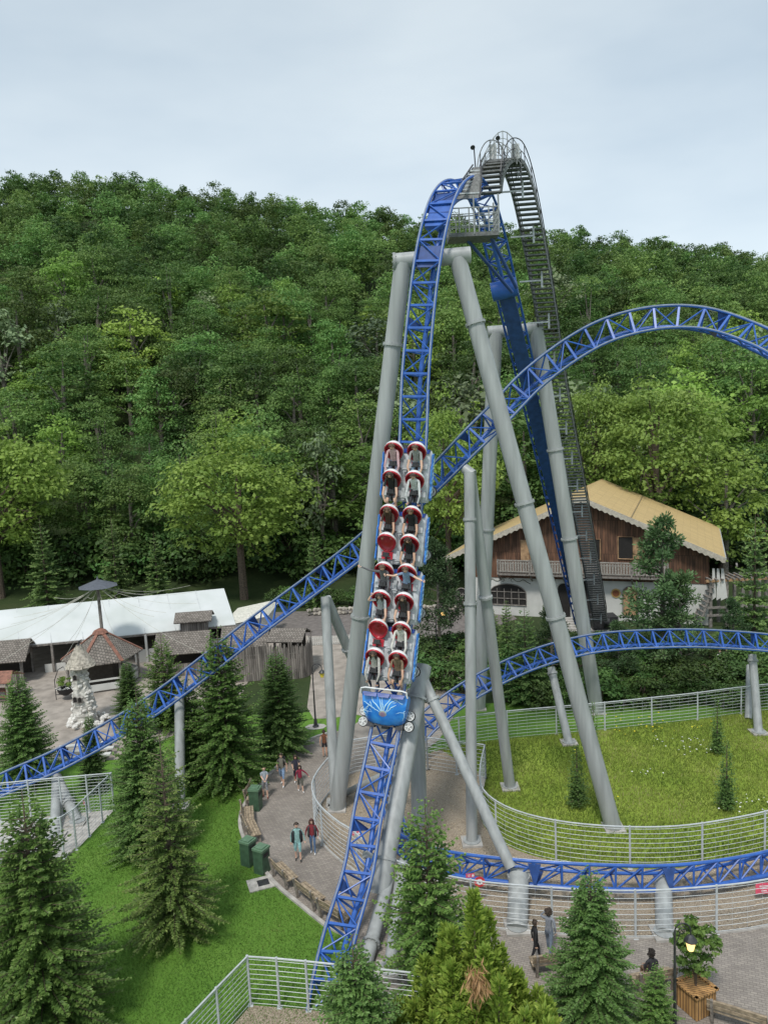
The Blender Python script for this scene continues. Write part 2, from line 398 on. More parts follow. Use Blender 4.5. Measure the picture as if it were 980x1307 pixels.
def fir_proto(name, H, W, seed, m, per=9, dz=.17, tw=.40, twd=.10, droop=.25, power=.85, bark=BARK, nsub=6, skirt=.05, rag=.22, bare=.08):
    t = empty(name); r = np.random.default_rng(seed); rr = random.Random(seed)
    mb = MB(); tr = .012*H+.03
    mb.tube([(0, 0, -.3), (0, 0, .1), (0, 0, H*.5), (0, 0, H*.97)], [tr*1.3, tr, tr*.6, .012], 7)
    KP, KD, KL, KT = [], [], [], []
    nl = int(H/dz)
    for i in range(nl):
        z = skirt*H+(H*(1-skirt))*(i+rr.random()*.6)/nl
        fz = (z-skirt*H)/(H*(1-skirt))
        prof = (1-fz)**power
        if fz < .1: prof *= .82+fz*1.8
        nb = max(3, int(per*(.55+.45*(1-fz))))
        a0 = rr.random()*6.28
        for k in range(nb):
            a = a0+2*math.pi*k/nb+rr.uniform(-.3, .3)
            Lb = max(.1, W/2*prof*rr.uniform(1-rag, 1+rag*.8))
            up = .55*fz+.08-rr.random()*.12
            d = np.array([math.cos(a), math.sin(a), 0])
            s = np.linspace(.12, 1, max(3, int(Lb/(.10+.02*H/8))))
            pts = np.array([0, 0, z])+d[None]*(s*Lb)[:, None]+np.array([0, 0, 1.])[None]*(Lb*(up*s-droop*s**2*(1-.7*fz)+.10*s**4))[:, None]
            if Lb > .5:
                mb.tube([(0, 0, z), pts[len(pts)//2], pts[-1]], [.016+.006*Lb, .010, .004], 3, False)
            side = np.array([-d[1], d[0], 0])
            for q, p in zip(s, pts):
                if q*Lb < bare*W/2: continue
                l = (tw*(1.05-q)+.10)*min(1, .35+Lb)*rr.uniform(.7, 1.15)
                for sg in (-1, 1):
                    dr = d*.75+side*sg*(.85)+np.array([0, 0, rr.uniform(-.22, .12)])
                    if q > .93: dr = d+side*sg*.35+np.array([0, 0, .1])
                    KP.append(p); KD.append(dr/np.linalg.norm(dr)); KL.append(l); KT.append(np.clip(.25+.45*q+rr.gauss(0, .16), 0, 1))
    KP, KD, KL, KT = map(np.array, (KP, KD, KL, KT))
    # every twig becomes nsub narrow needle sprays
    P0, D0, L0, T0 = [], [], [], []
    for j in range(nsub):
        f = j/nsub
        dd = KD+r.normal(0, .28 if j else .05, KD.shape)
        dd /= np.linalg.norm(dd, axis=1)[:, None]
        P0.append(KP+KD*(KL*f*.7)[:, None]); D0.append(dd); L0.append(KL*(1-.45*f)*r.uniform(.6, 1, len(KL)))
        T0.append(np.clip(KT+.25*f+r.normal(0, .08, len(KL)), 0, 1))
    Pn, Dn, Ln, Tn = np.concatenate(P0), np.concatenate(D0), np.concatenate(L0)[:, None], np.concatenate(T0)
    upv = np.array([0, 0, 1.])+r.normal(0, .45, Dn.shape)
    sd_ = np.cross(Dn, upv); sd_ /= np.linalg.norm(sd_, axis=1)[:, None]+1e-9
    wd = twd*(.5+.5*Ln/max(tw, .01))*.5
    V = np.stack([Pn, Pn+Dn*Ln*.45+sd_*wd, Pn+Dn*Ln, Pn+Dn*Ln*.45-sd_*wd], 1).reshape(-1, 3)
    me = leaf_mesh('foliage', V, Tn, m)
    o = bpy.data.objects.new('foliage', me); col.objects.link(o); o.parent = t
    mb.build('trunk', bark, t, True)
    return t
PROTO_USED = set()
def place(proto, loc, H, H0, label, cat, group=None, rz=None, wx=1.0, name=None):
    if proto.name in PROTO_USED: o = copy_tree(proto)
    else:
        PROTO_USED.add(proto.name); o = proto; KIDS[o.name] = kids(o)
        o['first'] = 1; del o['first']
    s = H/H0; o.location = loc; o.scale = (s*wx, s*wx, s); o.rotation_euler = (0, 0, random.random()*6.28 if rz is None else rz)
    for k in ('label', 'category', 'group'):
        if k in o: del o[k]
    tag(o, label, cat, group)
    return o

# ---- firs
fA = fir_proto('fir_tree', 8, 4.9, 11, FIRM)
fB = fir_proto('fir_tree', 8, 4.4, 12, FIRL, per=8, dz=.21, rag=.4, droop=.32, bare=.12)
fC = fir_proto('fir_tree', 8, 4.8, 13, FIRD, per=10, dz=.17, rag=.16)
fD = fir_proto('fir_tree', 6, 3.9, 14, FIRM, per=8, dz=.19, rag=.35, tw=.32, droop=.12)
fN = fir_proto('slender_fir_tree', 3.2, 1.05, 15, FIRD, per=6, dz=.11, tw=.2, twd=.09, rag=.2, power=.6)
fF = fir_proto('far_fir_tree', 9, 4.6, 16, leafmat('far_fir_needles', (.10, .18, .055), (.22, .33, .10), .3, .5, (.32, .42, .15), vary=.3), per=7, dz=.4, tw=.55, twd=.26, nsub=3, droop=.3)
def firat(pr, H0, px, base, top, label, wx=1., cat='fir tree', d=None, name=None):
    g_ = G(px, base) if d is None else Vector((P(px, 900, d).x, d, 0))
    # top of tree seen at py=top
    lo, hi = .3, 40
    for _ in range(40):
        mid = (lo+hi)/2
        if proj(g_+Vector((0, 0, mid)))[1] > top: lo = mid
        else: hi = mid
    return place(pr, g_, lo, H0, label, cat, None, None, wx)
firat(fA, 8, 62, 1318, 1000, 'large dark green fir in the bottom left corner of the lawn', 1.05)
firat(fB, 8, 226, 1198, 925, 'olive green fir with browning inner branches standing alone on the lawn', .84)
firat(fC, 8, 192, 1090, 872, 'dark fir directly behind the browning olive green fir on the lawn', .9)
firat(fC, 8, 36, 1000, 852, 'dark fir behind the blue track at the left edge, left of the white stone tower', 1.05)
firat(fA, 8, 292, 1002, 792, 'tall full fir behind the blue track, left of the strolling people', .98)
firat(fC, 8, 360, 962, 822, 'full fir next to the black lamp post by the path', 1.05)
firat(fD, 6, 215, 930, 806, 'narrow fir behind the track to the right of the shingled hexagonal kiosk', 1.0)
firat(fC, 8, 168, 925, 838, 'small dark fir just right of the white stone tower', 1.0)
firat(fC, 8, 250, 1000, 862, 'dark fir between the tall full fir and the grey track pole on the left', .9)
firat(fC, 8, 122, 1010, 905, 'low fir under the blue track near the white fence corner', .7)
firat(fC, 8, 432, 1300, 1188, 'dark bluish young fir in front of the foot of the drop track', 1.15, d=19)
firat(fD, 6, 553, 1268, 1012, 'light green loose fir in front of the big grey track support', .92)
firat(fC, 8, 757, 1318, 1100, 'dense dark young fir beside the walking couple at the bottom', 1.05)
firat(fD, 6, 838, 1330, 1228, 'sparse little conifer left of the planter box', 1.1)
for px, b_, t_, w_, lab in ((758, 974, 897, .62, 'slim fir just behind the long diagonal grey column on the meadow'), (737, 1030, 952, 1.0, 'bushy small fir left of the long diagonal grey column on the meadow'),
                      (915, 963, 895, .8, 'farther of the two slender firs at the right of the meadow'), (927, 1035, 946, .78, 'nearer of the two slender firs at the right of the meadow')):
    firat(fN, 3.2, px, b_, t_, lab, w_*1.15, 'fir tree')
# yellow-green conifer with several leaders in the foreground
def leader_proto():
    t = empty('golden_conifer'); Vs = []; Ts = []; mb = MB(); rr = random.Random(5)
    leaders = [(0, 0, 6.9)]+[(rr.uniform(-2.3, 2.3), rr.uniform(-1.3, 1.3), 0) for _ in range(46)]
    for lx, ly, lh in leaders:
        lh = lh or max(2.6, (6.6-1.5*abs(lx)-.3*abs(ly))*rr.uniform(.72, 1.0))
        mb.tube([(lx*.15, ly*.15, 0), (lx*.8, ly*.8, lh*.45), (lx, ly, lh*.98)], [.08, .05, .01], 5)
        n = int(lh*260)
        z = rng.uniform(.12, 1, n)**.8*lh; a = rng.uniform(0, 6.28, n)
        rad = (.05+.75*(1-z/lh)**.8)*rng.uniform(.35, 1.1, n)
        bx_ = np.stack([lx*(.15+.85*np.minimum(1, z/lh*1.6))+rad*np.cos(a), ly*(.15+.85*np.minimum(1, z/lh*1.6))+rad*np.sin(a), z], 1)
        d = np.stack([np.cos(a)*.55, np.sin(a)*.55, np.full(n, .8)], 1)+rng.normal(0, .35, (n, 3)); d /= np.linalg.norm(d, axis=1)[:, None]
        sd_ = np.cross(d, rng.normal(size=(n, 3))); sd_ /= np.linalg.norm(sd_, axis=1)[:, None]
        l = rng.uniform(.12, .30, n)[:, None]; wd = l*.17
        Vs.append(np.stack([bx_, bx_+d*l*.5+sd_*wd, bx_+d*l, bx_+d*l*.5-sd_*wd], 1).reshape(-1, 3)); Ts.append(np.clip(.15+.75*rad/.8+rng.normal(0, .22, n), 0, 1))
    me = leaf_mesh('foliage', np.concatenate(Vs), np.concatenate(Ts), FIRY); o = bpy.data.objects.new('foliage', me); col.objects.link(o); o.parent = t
    mb.build('trunk', BARK, t, True)
    # withered orange branch
    dm = leafmat('withered_needles', (.34, .18, .08), (.55, .33, .16), .1)
    n = 260; c = np.array([-.15, -1.75, 5.55]); th = rng.normal(0, .45, n)
    d = np.stack([np.sin(th), rng.normal(-.3, .25, n), -.75+rng.normal(0, .35, n)], 1); d /= np.linalg.norm(d, axis=1)[:, None]
    b_ = c+rng.normal(0, 1, (n, 3))*np.array([.12, .08, .22]); sd_ = np.cross(d, rng.normal(size=(n, 3))); sd_ /= np.linalg.norm(sd_, axis=1)[:, None]; l = rng.uniform(.2, .42, n)[:, None]
    me = leaf_mesh('withered_branch', np.stack([b_, b_+d*l*.5+sd_*.02, b_+d*l, b_+d*l*.5-sd_*.02], 1).reshape(-1, 3), rng.random(n), dm)
    o = bpy.data.objects.new('withered_branch', me); col.objects.link(o); o.parent = t
    return t
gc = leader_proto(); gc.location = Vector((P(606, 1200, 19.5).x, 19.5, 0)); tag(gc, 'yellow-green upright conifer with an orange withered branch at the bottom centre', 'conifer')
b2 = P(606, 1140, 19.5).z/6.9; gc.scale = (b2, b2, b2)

# ---- mid-distance pines and firs round the chalet
def pine_proto(name, H, W, seed):
    t = empty(name); rr = random.Random(seed); mb = MB(); cen = []
    mb.tube([(0, 0, -.2), (0, 0, H*.5), (.1, 0, H*.98)], [.17, .11, .02], 7)
    for i in range(34):
        z = H*(.22+.76*i/34); fz = i/34; a = rr.random()*6.28
        Lb = W/2*(1-fz)**.7*rr.uniform(.6, 1.1)+.15
        e = Vector((math.cos(a)*Lb, math.sin(a)*Lb, z+Lb*.25)); mb.tube([(0, 0, z), e], [.05, .012], 4, False)
        for s in (.45, .7, .95): cen.append(Vector((0, 0, z)).lerp(e, s)+Vector((0, 0, .1)))
    c = np.array([tuple(q) for q in cen]); c = np.repeat(c, 60, 0)
    dd = rng.normal(size=c.shape); dd[:, 2] = dd[:, 2]*.7+.3; dd /= np.linalg.norm(dd, axis=1)[:, None]
    pos = c+dd*rng.uniform(.05, .42, (len(c), 1)); l = rng.uniform(.16, .3, (len(c), 1)); sd_ = np.cross(dd, rng.normal(size=dd.shape)); sd_ /= np.linalg.norm(sd_, axis=1)[:, None]
    V = np.stack([pos, pos+dd*l*.5+sd_*.05, pos+dd*l, pos+dd*l*.5-sd_*.05], 1).reshape(-1, 3)
    tn = np.clip(np.repeat(rng.uniform(.1, .8, len(cen)), 60)+rng.normal(0, .15, len(c)), 0, 1)
    o = bpy.data.objects.new('foliage', leaf_mesh('foliage', V, tn, leafmat('pine_needles', (.045, .085, .03), (.10, .16, .06), .1))); col.objects.link(o); o.parent = t
    mb.build('trunk', BARKG, t, True)
    return t
pA = pine_proto('pine_tree', 9, 5, 21)
firat(pA, 9, 846, 868, 662, 'tall pine in front of the right half of the chalet', 1.0, 'pine tree')
firat(pA, 9, 868, 872, 735, 'lower pine with visible trunk just right of the tall chalet pine', 1.1, 'pine tree')
firat(pA, 9, 562, 842, 690, 'pine at the left corner of the chalet behind the train', .9, 'pine tree')
firat(pA, 9, 705, 880, 770, 'small pine between the grey columns in front of the dark doorway', 1.0, 'pine tree')
firat(pA, 9, 790, 882, 795, 'bushy low pine in front of the chalet notice board', 1.3, 'pine tree')
firat(fF, 9, 672, 898, 772, 'brownish fir in front of the arched chalet window', 1.1)
firat(fF, 9, 700, 845, 752, 'fir peeking over the back track left of the diagonal column', .7)
firat(fF, 9, 648, 850, 762, 'pale green fir below the left arched window', .8)
firat(fF, 9, 962, 838, 650, 'dark fir at the right edge beside the timber deck', .8)
firat(pA, 9, 935, 850, 765, 'pine below the timber deck near the right edge', 1.1, 'pine tree')
firat(pA, 9, 612, 838, 768, 'low pine between the slim column and the left arched chalet window', 1.2, 'pine tree')
firat(fF, 9, 632, 845, 775, 'young fir just left of the paler fir below the arched window', .9)
firat(fF, 9, 62, 778, 658, 'leftmost of three firs behind the white tent roof', 1.0)
firat(fF, 9, 151, 768, 655, 'middle of three firs behind the white tent roof', .85)
firat(fF, 9, 203, 766, 675, 'rightmost of three firs behind the white tent roof, beside the big broadleaf tree', .9)
firat(fF, 9, 405, 778, 672, 'fir to the right of the big broadleaf tree at the wood edge', .8)

# ---- forest
DECI = [tree_proto('broadleaf_tree', 15, 10.6, 30+k, 54, 92, .32, LEAF, limbs=5, base=.1, lump=.2) for k in range(5)]
DECB = tree_proto('broadleaf_tree', 15, 10.5, 41, 60, 60, .42, LEAFB, base=.12, lump=.2)
DECY = tree_proto('broadleaf_tree', 12, 9, 42, 40, 40, .55, LEAFY)
DECG = tree_proto('broadleaf_tree', 14, 9, 43, 26, 42, .5, LEAFG)
BIG1 = tree_proto('broadleaf_tree', 20, 18, 51, 120, 90, .42, leafmat('leaves_big', (.14, .24, .036), (.35, .47, .095), .42, vary=.1), BARK, .2, .15, 12)
BIG2 = tree_proto('broadleaf_tree', 24, 20, 53, 130, 95, .42, LEAFBB, BARK, .15, .15, 12)
def big(pr, H0, px, base, top, label, wx=1.):
    g_ = G(px, base); lo, hi = 1, 60
    for _ in range(40):
        mid = (lo+hi)/2
        if proj(g_+Vector((0, 0, mid)))[1] > top: lo = mid
        else: hi = mid
    return place(pr, g_, lo, H0, label, 'tree', None, None, wx)
big(BIG1, 20, 312, 765, 540, 'large round broadleaf tree at the wood edge behind the tent')
big(BIG2, 24, 838, 730, 468, 'huge bright green tree rising behind the chalet roof', .98)
big(BIG2, 24, 762, 728, 470, 'narrower bright tree left of the huge bright tree behind the chalet', .6)
big(BIG1, 20, 2, 765, 520, 'broad tree cut by the left edge above the tent', .9)
big(BIG1, 20, 575, 752, 505, 'tree between the track columns left of the chalet roof', .7)
big(DECB, 15, 925, 740, 560, 'mid green tree right behind the chalet gable end', .9)
big(DECG, 14, 415, 738, 545, 'thin tree with a pale bare trunk left of the tall support column', .6)
cand = []
y = 97.
rg = random.Random(99)
while y < 292:
    sp_ = 6.9+(y-97)*.008
    x = -y*.54-14
    while x < y*.54+14:
        xx = x+rg.uniform(-.42, .42)*sp_; yy = y+rg.uniform(-.42, .42)*sp_
        cand.append((xx, yy)); x += sp_
    y += sp_*1.0
cand.sort(key=lambda c: c[1])
def clear(x, y):                       # leave room for the big trees
    for px, b_, r_ in ((312, 765, 7), (838, 730, 8), (2, 765, 6), (575, 752, 5)):
        q = G(px, b_)
        if (q.x-x)**2+(q.y-y)**2 < r_*r_: return False
    return True
cand = [c for c in cand if clear(*c)]
near, far = cand[:285], cand[285:]
YEL = [P(208, 360, 190)]
for i, (x, yy) in enumerate(near):
    k = rg.random(); z = hz(x, yy)-.3; H = rg.choice((10.5, 12, 13.5, 15, 17, 20))
    band = 'lowest row' if yy < 112 else ('lower slope' if yy < 135 else 'middle slope')
    if k < .80:
        pr, H0 = DECI[rg.randrange(5)], 15
        lab, grp = 'dark green broadleaf tree of the wood on the %s' % band, 'dark broadleaf trees on the %s' % band
    elif k < .93:
        pr, H0 = DECB, 15
        lab, grp = 'fresh light green broadleaf tree in the wood on the %s' % band, 'light green trees on the %s' % band
    else:
        pr, H0 = DECG, 14
        lab, grp = 'greyish thin crowned tree in the wood on the %s' % band, 'greyish trees on the %s' % band
    place(pr, (x, yy, z), H, H0, lab, 'tree', grp, None, rg.uniform(.85, 1.2))
# the far wood: nobody could count it
VS, TS, HS = [], [], []
vr = [crown_arrays(14, 10.5, 70+k, 44, 36, .52, .24, .2) for k in range(6)]
for (x, yy) in far:
    pos, nr, tint, c = vr[rg.randrange(6)]; a = rg.random()*6.28; s = rg.uniform(.78, 1.25) if yy < 235 else rg.uniform(.8, 1.); sw = s*rg.uniform(.85, 1.15)
    ca, sa = math.cos(a), math.sin(a); M_ = np.array([[ca, -sa, 0], [sa, ca, 0], [0, 0, 1]])
    p2 = (pos @ M_.T)*np.array([sw, sw, s])+np.array([x, yy, hz(x, yy)-.5]); n2 = nr @ M_.T
    VS.append(quads(p2, n2, .52)); TS.append(tint); HS.append(np.full(len(tint), rg.random()))
me = leaf_mesh('hill_forest', np.concatenate(VS), np.concatenate(TS), LEAF, np.concatenate(HS))
o = bpy.data.objects.new('hill_forest', me); col.objects.link(o)
tag(o, 'dense mixed green wood covering the upper hillside up to the skyline', 'forest', None, 'stuff')
for px, py, d_, pr, H0, H, lab in ((208, 372, 168, DECY, 12, 13, 'bright yellow-green tree standing out high on the wooded hill'),):
    q = P(px, py, d_); x, yy = q.x, q.y
    place(pr, (x, yy, hz(x, yy)+3), H, H0, lab, 'tree', None, None, .9)

# ---- shrubs
SH = [None]*3
for k in range(3):
    SH[k] = tree_proto('shrub', 2.2, 3.0, 80+k, 26, 46, .17, leafmat('shrub_leaves', (.045, .095, .02), (.12, .19, .045)), BARK, .02, .22, 4)
def shrub(px, base, H, lab, grp, wx=1., k=None, z=0):
    place(SH[rg.randrange(3) if k is None else k], G(px, base), H, 2.2, lab, 'shrub', grp, None, wx)
for px in range(535, 985, 16):
    for b_ in ((868, 884, 898) if px > 620 else (838, 858, 880)):
        if 600 < px < 632: continue
        shrub(px+rg.uniform(-8, 8), b_+rg.uniform(-6, 6), rg.uniform(1.2, 2.6), 'leafy green shrub in the bed between the chalet and the meadow fence', 'shrubs before the chalet', 1.1)
for px in range(560, 960, 20):
    shrub(px+rg.uniform(-8, 8), 836+rg.uniform(-8, 8), rg.uniform(1.3, 2.2), 'leafy green shrub close in front of the chalet terrace', 'shrubs at the chalet foot')
for px in range(-20, 990, 14):
    shrub(px, 752-px*.03+rg.uniform(-9, 3), rg.uniform(4.5, 8.5), 'dark bush along the edge of the wood behind the road', 'bushes at the wood edge')
for px in range(350, 480, 16):
    shrub(px, 772+rg.uniform(-3, 3), rg.uniform(1.6, 2.4), 'bush above the low rock wall beside the road', 'bushes above the rock wall')

# ---- meadow grass blades and flowers (stuff)
from mathutils.geometry import intersect_point_tri_2d
poly = [Vector(p) for p in inner+back[::-1][:-3]]
def inside(p, poly):
    c = False; j = len(poly)-1
    for i in range(len(poly)):
        a, b = poly[i], poly[j]
        if (a.y > p[1]) != (b.y > p[1]) and p[0] < (b.x-a.x)*(p[1]-a.y)/(b.y-a.y)+a.x: c = not c
        j = i
    return c
def scatter(poly, n):
    x0, x1 = min(p.x for p in poly), min(max(p.x for p in poly), 34); y0, y1 = min(p.y for p in poly), max(p.y for p in poly); out = []
    while len(out) < n:
        q = (rg.uniform(x0, x1), rg.uniform(y0, y1))
        if inside(q, poly): out.append(q)
    return np.array(out)
def blades(name, pts, h, wd, m, spread=.3, hv=None):
    n = len(pts); b = np.concatenate([pts, np.zeros((n, 1))], 1)
    d = np.stack([rng.normal(0, spread, n), rng.normal(0, spread, n), np.ones(n)], 1); s = np.stack([rng.normal(size=n), rng.normal(size=n), np.zeros(n)], 1); s /= np.linalg.norm(s, axis=1)[:, None]
    hh = (h*rng.uniform(.5, 1.2, n))[:, None] if hv is None else hv[:, None]
    V = np.stack([b-s*wd, b+s*wd, b+d*hh], 1).reshape(-1, 3)
    pn = np.array([.5+.8*noise.noise(Vector((p[0]*.3, p[1]*.3, 0)))+.3*noise.noise(Vector((p[0]*1.1, p[1]*1.1, 4))) for p in pts])
    return leaf_mesh(name, V, np.clip(pn*.8+rng.normal(.1, .2, n), 0, 1), m, None, None, 3)
mg = scatter(poly, 60000)
me = blades('meadow_grass', mg, .18, .022, leafmat('meadow_blades', (.13, .205, .03), (.31, .36, .075), .35, .7, (.44, .42, .18), vary=.1), .4)
o = bpy.data.objects.new('meadow_grass', me); col.objects.link(o); tag(o, 'unmown yellowish green grass inside the round fence', 'grass', None, 'stuff')
# lawn blades: short and fine
lawn_poly = [Vector(p) for p in g2([(-60, 1340), (-60, 1120), (90, 1100), (150, 1040), (230, 1000), (330, 985), (312, 1028), (306, 1052), (314, 1078), (330, 1104), (352, 1134), (385, 1164), (440, 1205), (470, 1250), (480, 1340)])]
lg = scatter(lawn_poly, 70000)
me = blades('lawn_grass', lg, .075, .016, leafmat('lawn_blades', (.07, .16, .022), (.17, .29, .05), .3, .7, (.24, .30, .08), vary=.1), .5)
o = bpy.data.objects.new('lawn_grass', me); col.objects.link(o); tag(o, 'short vivid green lawn grass between the firs', 'grass', None, 'stuff')
# flowers
for nm, m_, lab, spots in (('yellow_flowers', mat('yellow_petals', (.75, .62, .03), .6), 'yellow flowers scattered in the meadow', [(800, 925, 14, 1.3), (830, 930, 10, .8), (745, 970, 10, .5), (870, 925, 12, 1.5), (795, 935, 10, 1.5), (780, 1024, 3, .2)]),
                           ('white_flowers', mat('white_petals', (.78, .78, .74), .6), 'white flower heads scattered in the meadow', [(855, 950, 14, 1.0), (870, 952, 8, .8), (898, 964, 7, .3), (824, 992, 8, .3), (968, 1035, 22, .9), (985, 1040, 12, .9)])):
    mb = MB()
    for px, py, n, sr in spots:
        c = G(px, py)
        for _ in range(n):
            q = c+Vector((rg.gauss(0, sr), rg.gauss(0, sr*.6), rg.uniform(.2, .36))); r_ = rg.uniform(.03, .06)
            mb.add([q+Vector((math.cos(a)*r_, math.sin(a)*r_, rg.uniform(-.015, .015))) for a in (0, 1.26, 2.51, 3.77, 5.03)], [[0, 1, 2, 3, 4]])
    tag(mb.build(nm, m_), lab, 'flowers', None, 'stuff')
# wood chips on gravel bed
gp = [Vector(p) for p in ring]
mb = MB()
for q in scatter(gp, 9000):
    r_ = rg.uniform(.02, .06); a = rg.random()*3.1; u = Vector((math.cos(a), math.sin(a), 0))*r_; v = Vector((-math.sin(a), math.cos(a), 0))*r_*.5; b = Vector((q[0], q[1], .03)); up = Vector((0, 0, rg.uniform(.005, .03)))
    if inside(q, poly): continue
    mb.add([b-u-v, b+u-v+up, b+u+v+up, b-u+v], [[0, 1, 2, 3]])
tag(mb.build('wood_chips', mat('chips', (.42, .34, .24), .9, 0, .4, 20)), 'pale stone and bark chips strewn on the gravel bed', 'gravel', None, 'stuff')
#PART2

# ------------------------------------------------------------------ fences
def fence(pts, height, label, group=None, wires=9, every=None, name='wire_fence', posts=None, m=None, zig=False):
    """pts: 2d ground line; posts: explicit ground points, else every n metres"""
    m = m or WHITEM
    t = empty(name, (pts[0][0], pts[0][1], 0), label, 'fence')
    o0 = Vector((pts[0][0], pts[0][1], 0)); P3 = [Vector((p[0], p[1], 0))-o0 for p in pts]
    up = Vector((0, 0, 1))
    mb = MB(); mb.tube([p+up*height for p in P3], .035, 6); mb.build('top_rail', m, t, True)
    mb = MB()
    for k in range(wires):
        z = .10+(height-.2)*k/(wires-1); mb.tube([p+up*z for p in P3], .0125, 4, False)
    for i in range(len(P3)-1):                        # thin uprights of the mesh panels
        a, b = P3[i], P3[i+1]; n = max(1, int((b-a).length/.55))
        for k in range(n): 
            q = a.lerp(b, k/n); mb.tube([q+up*.1, q+up*(height-.1)], .0045, 3, False)
    mb.build('wire_panel', m, t)
    pp = []
    if posts: pp = [Vector((p[0], p[1], 0))-o0 for p in posts]
    else:
        acc = 0; pp = [P3[0]]
        for a, b in zip(P3, P3[1:]):
            acc += (b-a).length
            if acc >= every: pp.append(b); acc = 0
    for q in pp:
        mb = MB(); mb.tube([(0, 0, 0), (0, 0, height+.04)], .045, 7); mb.box((0, 0, .012), (.09, .09, .012))
        o = mb.build('post', m, t, True); o.location = q
    return t
v2 = lambda p: Vector((p[0], p[1]))
fence(outer, 1.9, 'long curving white wire fence between the paved path and the gravel bed', every=2.9)
fence(back, 1.75, 'white wire fence along the back of the meadow before the shrubs', every=2.7)
fence(inner, 1.9, 'white wire fence round the front of the meadow behind the low blue track', every=2.6)
fence(g2([(620, 994), (583, 989), (546, 983)]), 1.9, 'short straight white fence closing the gravel bed behind the train support', posts=g2([(620, 994), (583, 989), (546, 983)]))
fence(g2([(-60, 1056), (0, 1048), (80, 1040), (146, 1034), (98, 1085), (82, 1096), (40, 1100), (-70, 1108)]), 2.0, 'white fence pen round the track foot at the left edge of the lawn',
      posts=g2([(0, 1048), (40, 1044), (80, 1040), (114, 1037), (146, 1034), (131, 1050), (114, 1068), (98, 1085), (82, 1096), (40, 1100), (0, 1104)]), wires=12)
fence(g2([(150, 1470), (243, 1372), (281, 1328), (320, 1284), (357, 1287), (394, 1291), (470, 1300), (540, 1309)]), 1.8, 'white fence with a sharp corner at the bottom edge round the gravel pen',
      posts=g2([(243, 1372), (281, 1328), (320, 1284), (357, 1287), (394, 1291), (470, 1300), (540, 1309)]), wires=10)
# signs on the fences
def sign(px, py, d, r, label, shape='round', name='warning_sign', ry=0):
    q = P(px, py, d); t = empty(name, q, label, 'sign', rz=ry)
    Mx = Matrix.Rotation(math.pi/2, 3, 'X')
    if shape == 'round':
        MB().lathe([(r, -.008), (r, .008)], (0, 0, 0), 20, Mx).build('plate', mat('sign_red', (.62, .05, .06), .4), t)
        MB().lathe([(r*.55, -.006), (r*.55, .006)], (0, -.012, 0), 16, Mx).build('disc', mat('sign_white', (.8, .8, .8), .4), t)
        MB().box((0, -.022, 0), (r*.12, .003, r*.32)).build('pictogram', mat('sign_ink', (.12, .02, .03), .4), t)
    else:
        MB().box((0, 0, 0), (r*1.35, .008, r*.62)).build('plate', mat('sign_pink', (.72, .10, .17), .4), t)
        MB().lathe([(r*.38, -.005), (r*.38, .005)], (r*.8, -.014, 0), 16, Mx).build('disc', mat('sign_white', (.8, .8, .8), .4), t)
        mb = MB()
        for k in range(3): mb.box((-r*.45, -.010, r*(.28-.28*k)), (r*(.5-.1*k), .002, r*.05))
        mb.build('lettering', mat('sign_white', (.8, .8, .8), .4), t)
    return t
sign(612, 1126, 28.6, .22, 'red and white round sign on the outer fence by the yellow-green conifer')
sign(600, 1118, 28.7, .13, 'small red plate beside the round sign on the outer fence', 'rect')
sign(980, 1134, 28.0, .36, 'pink sign with a white circle on the outer fence at the right edge', 'rect')
sign(108, 1026, 38.3, .17, 'red pictogram sign on the white pen fence at the left', 'rect', ry=R(-50))
sign(455, 1064, 32.5, .14, 'small notice plate on the outer fence beside the drop track', 'rect')

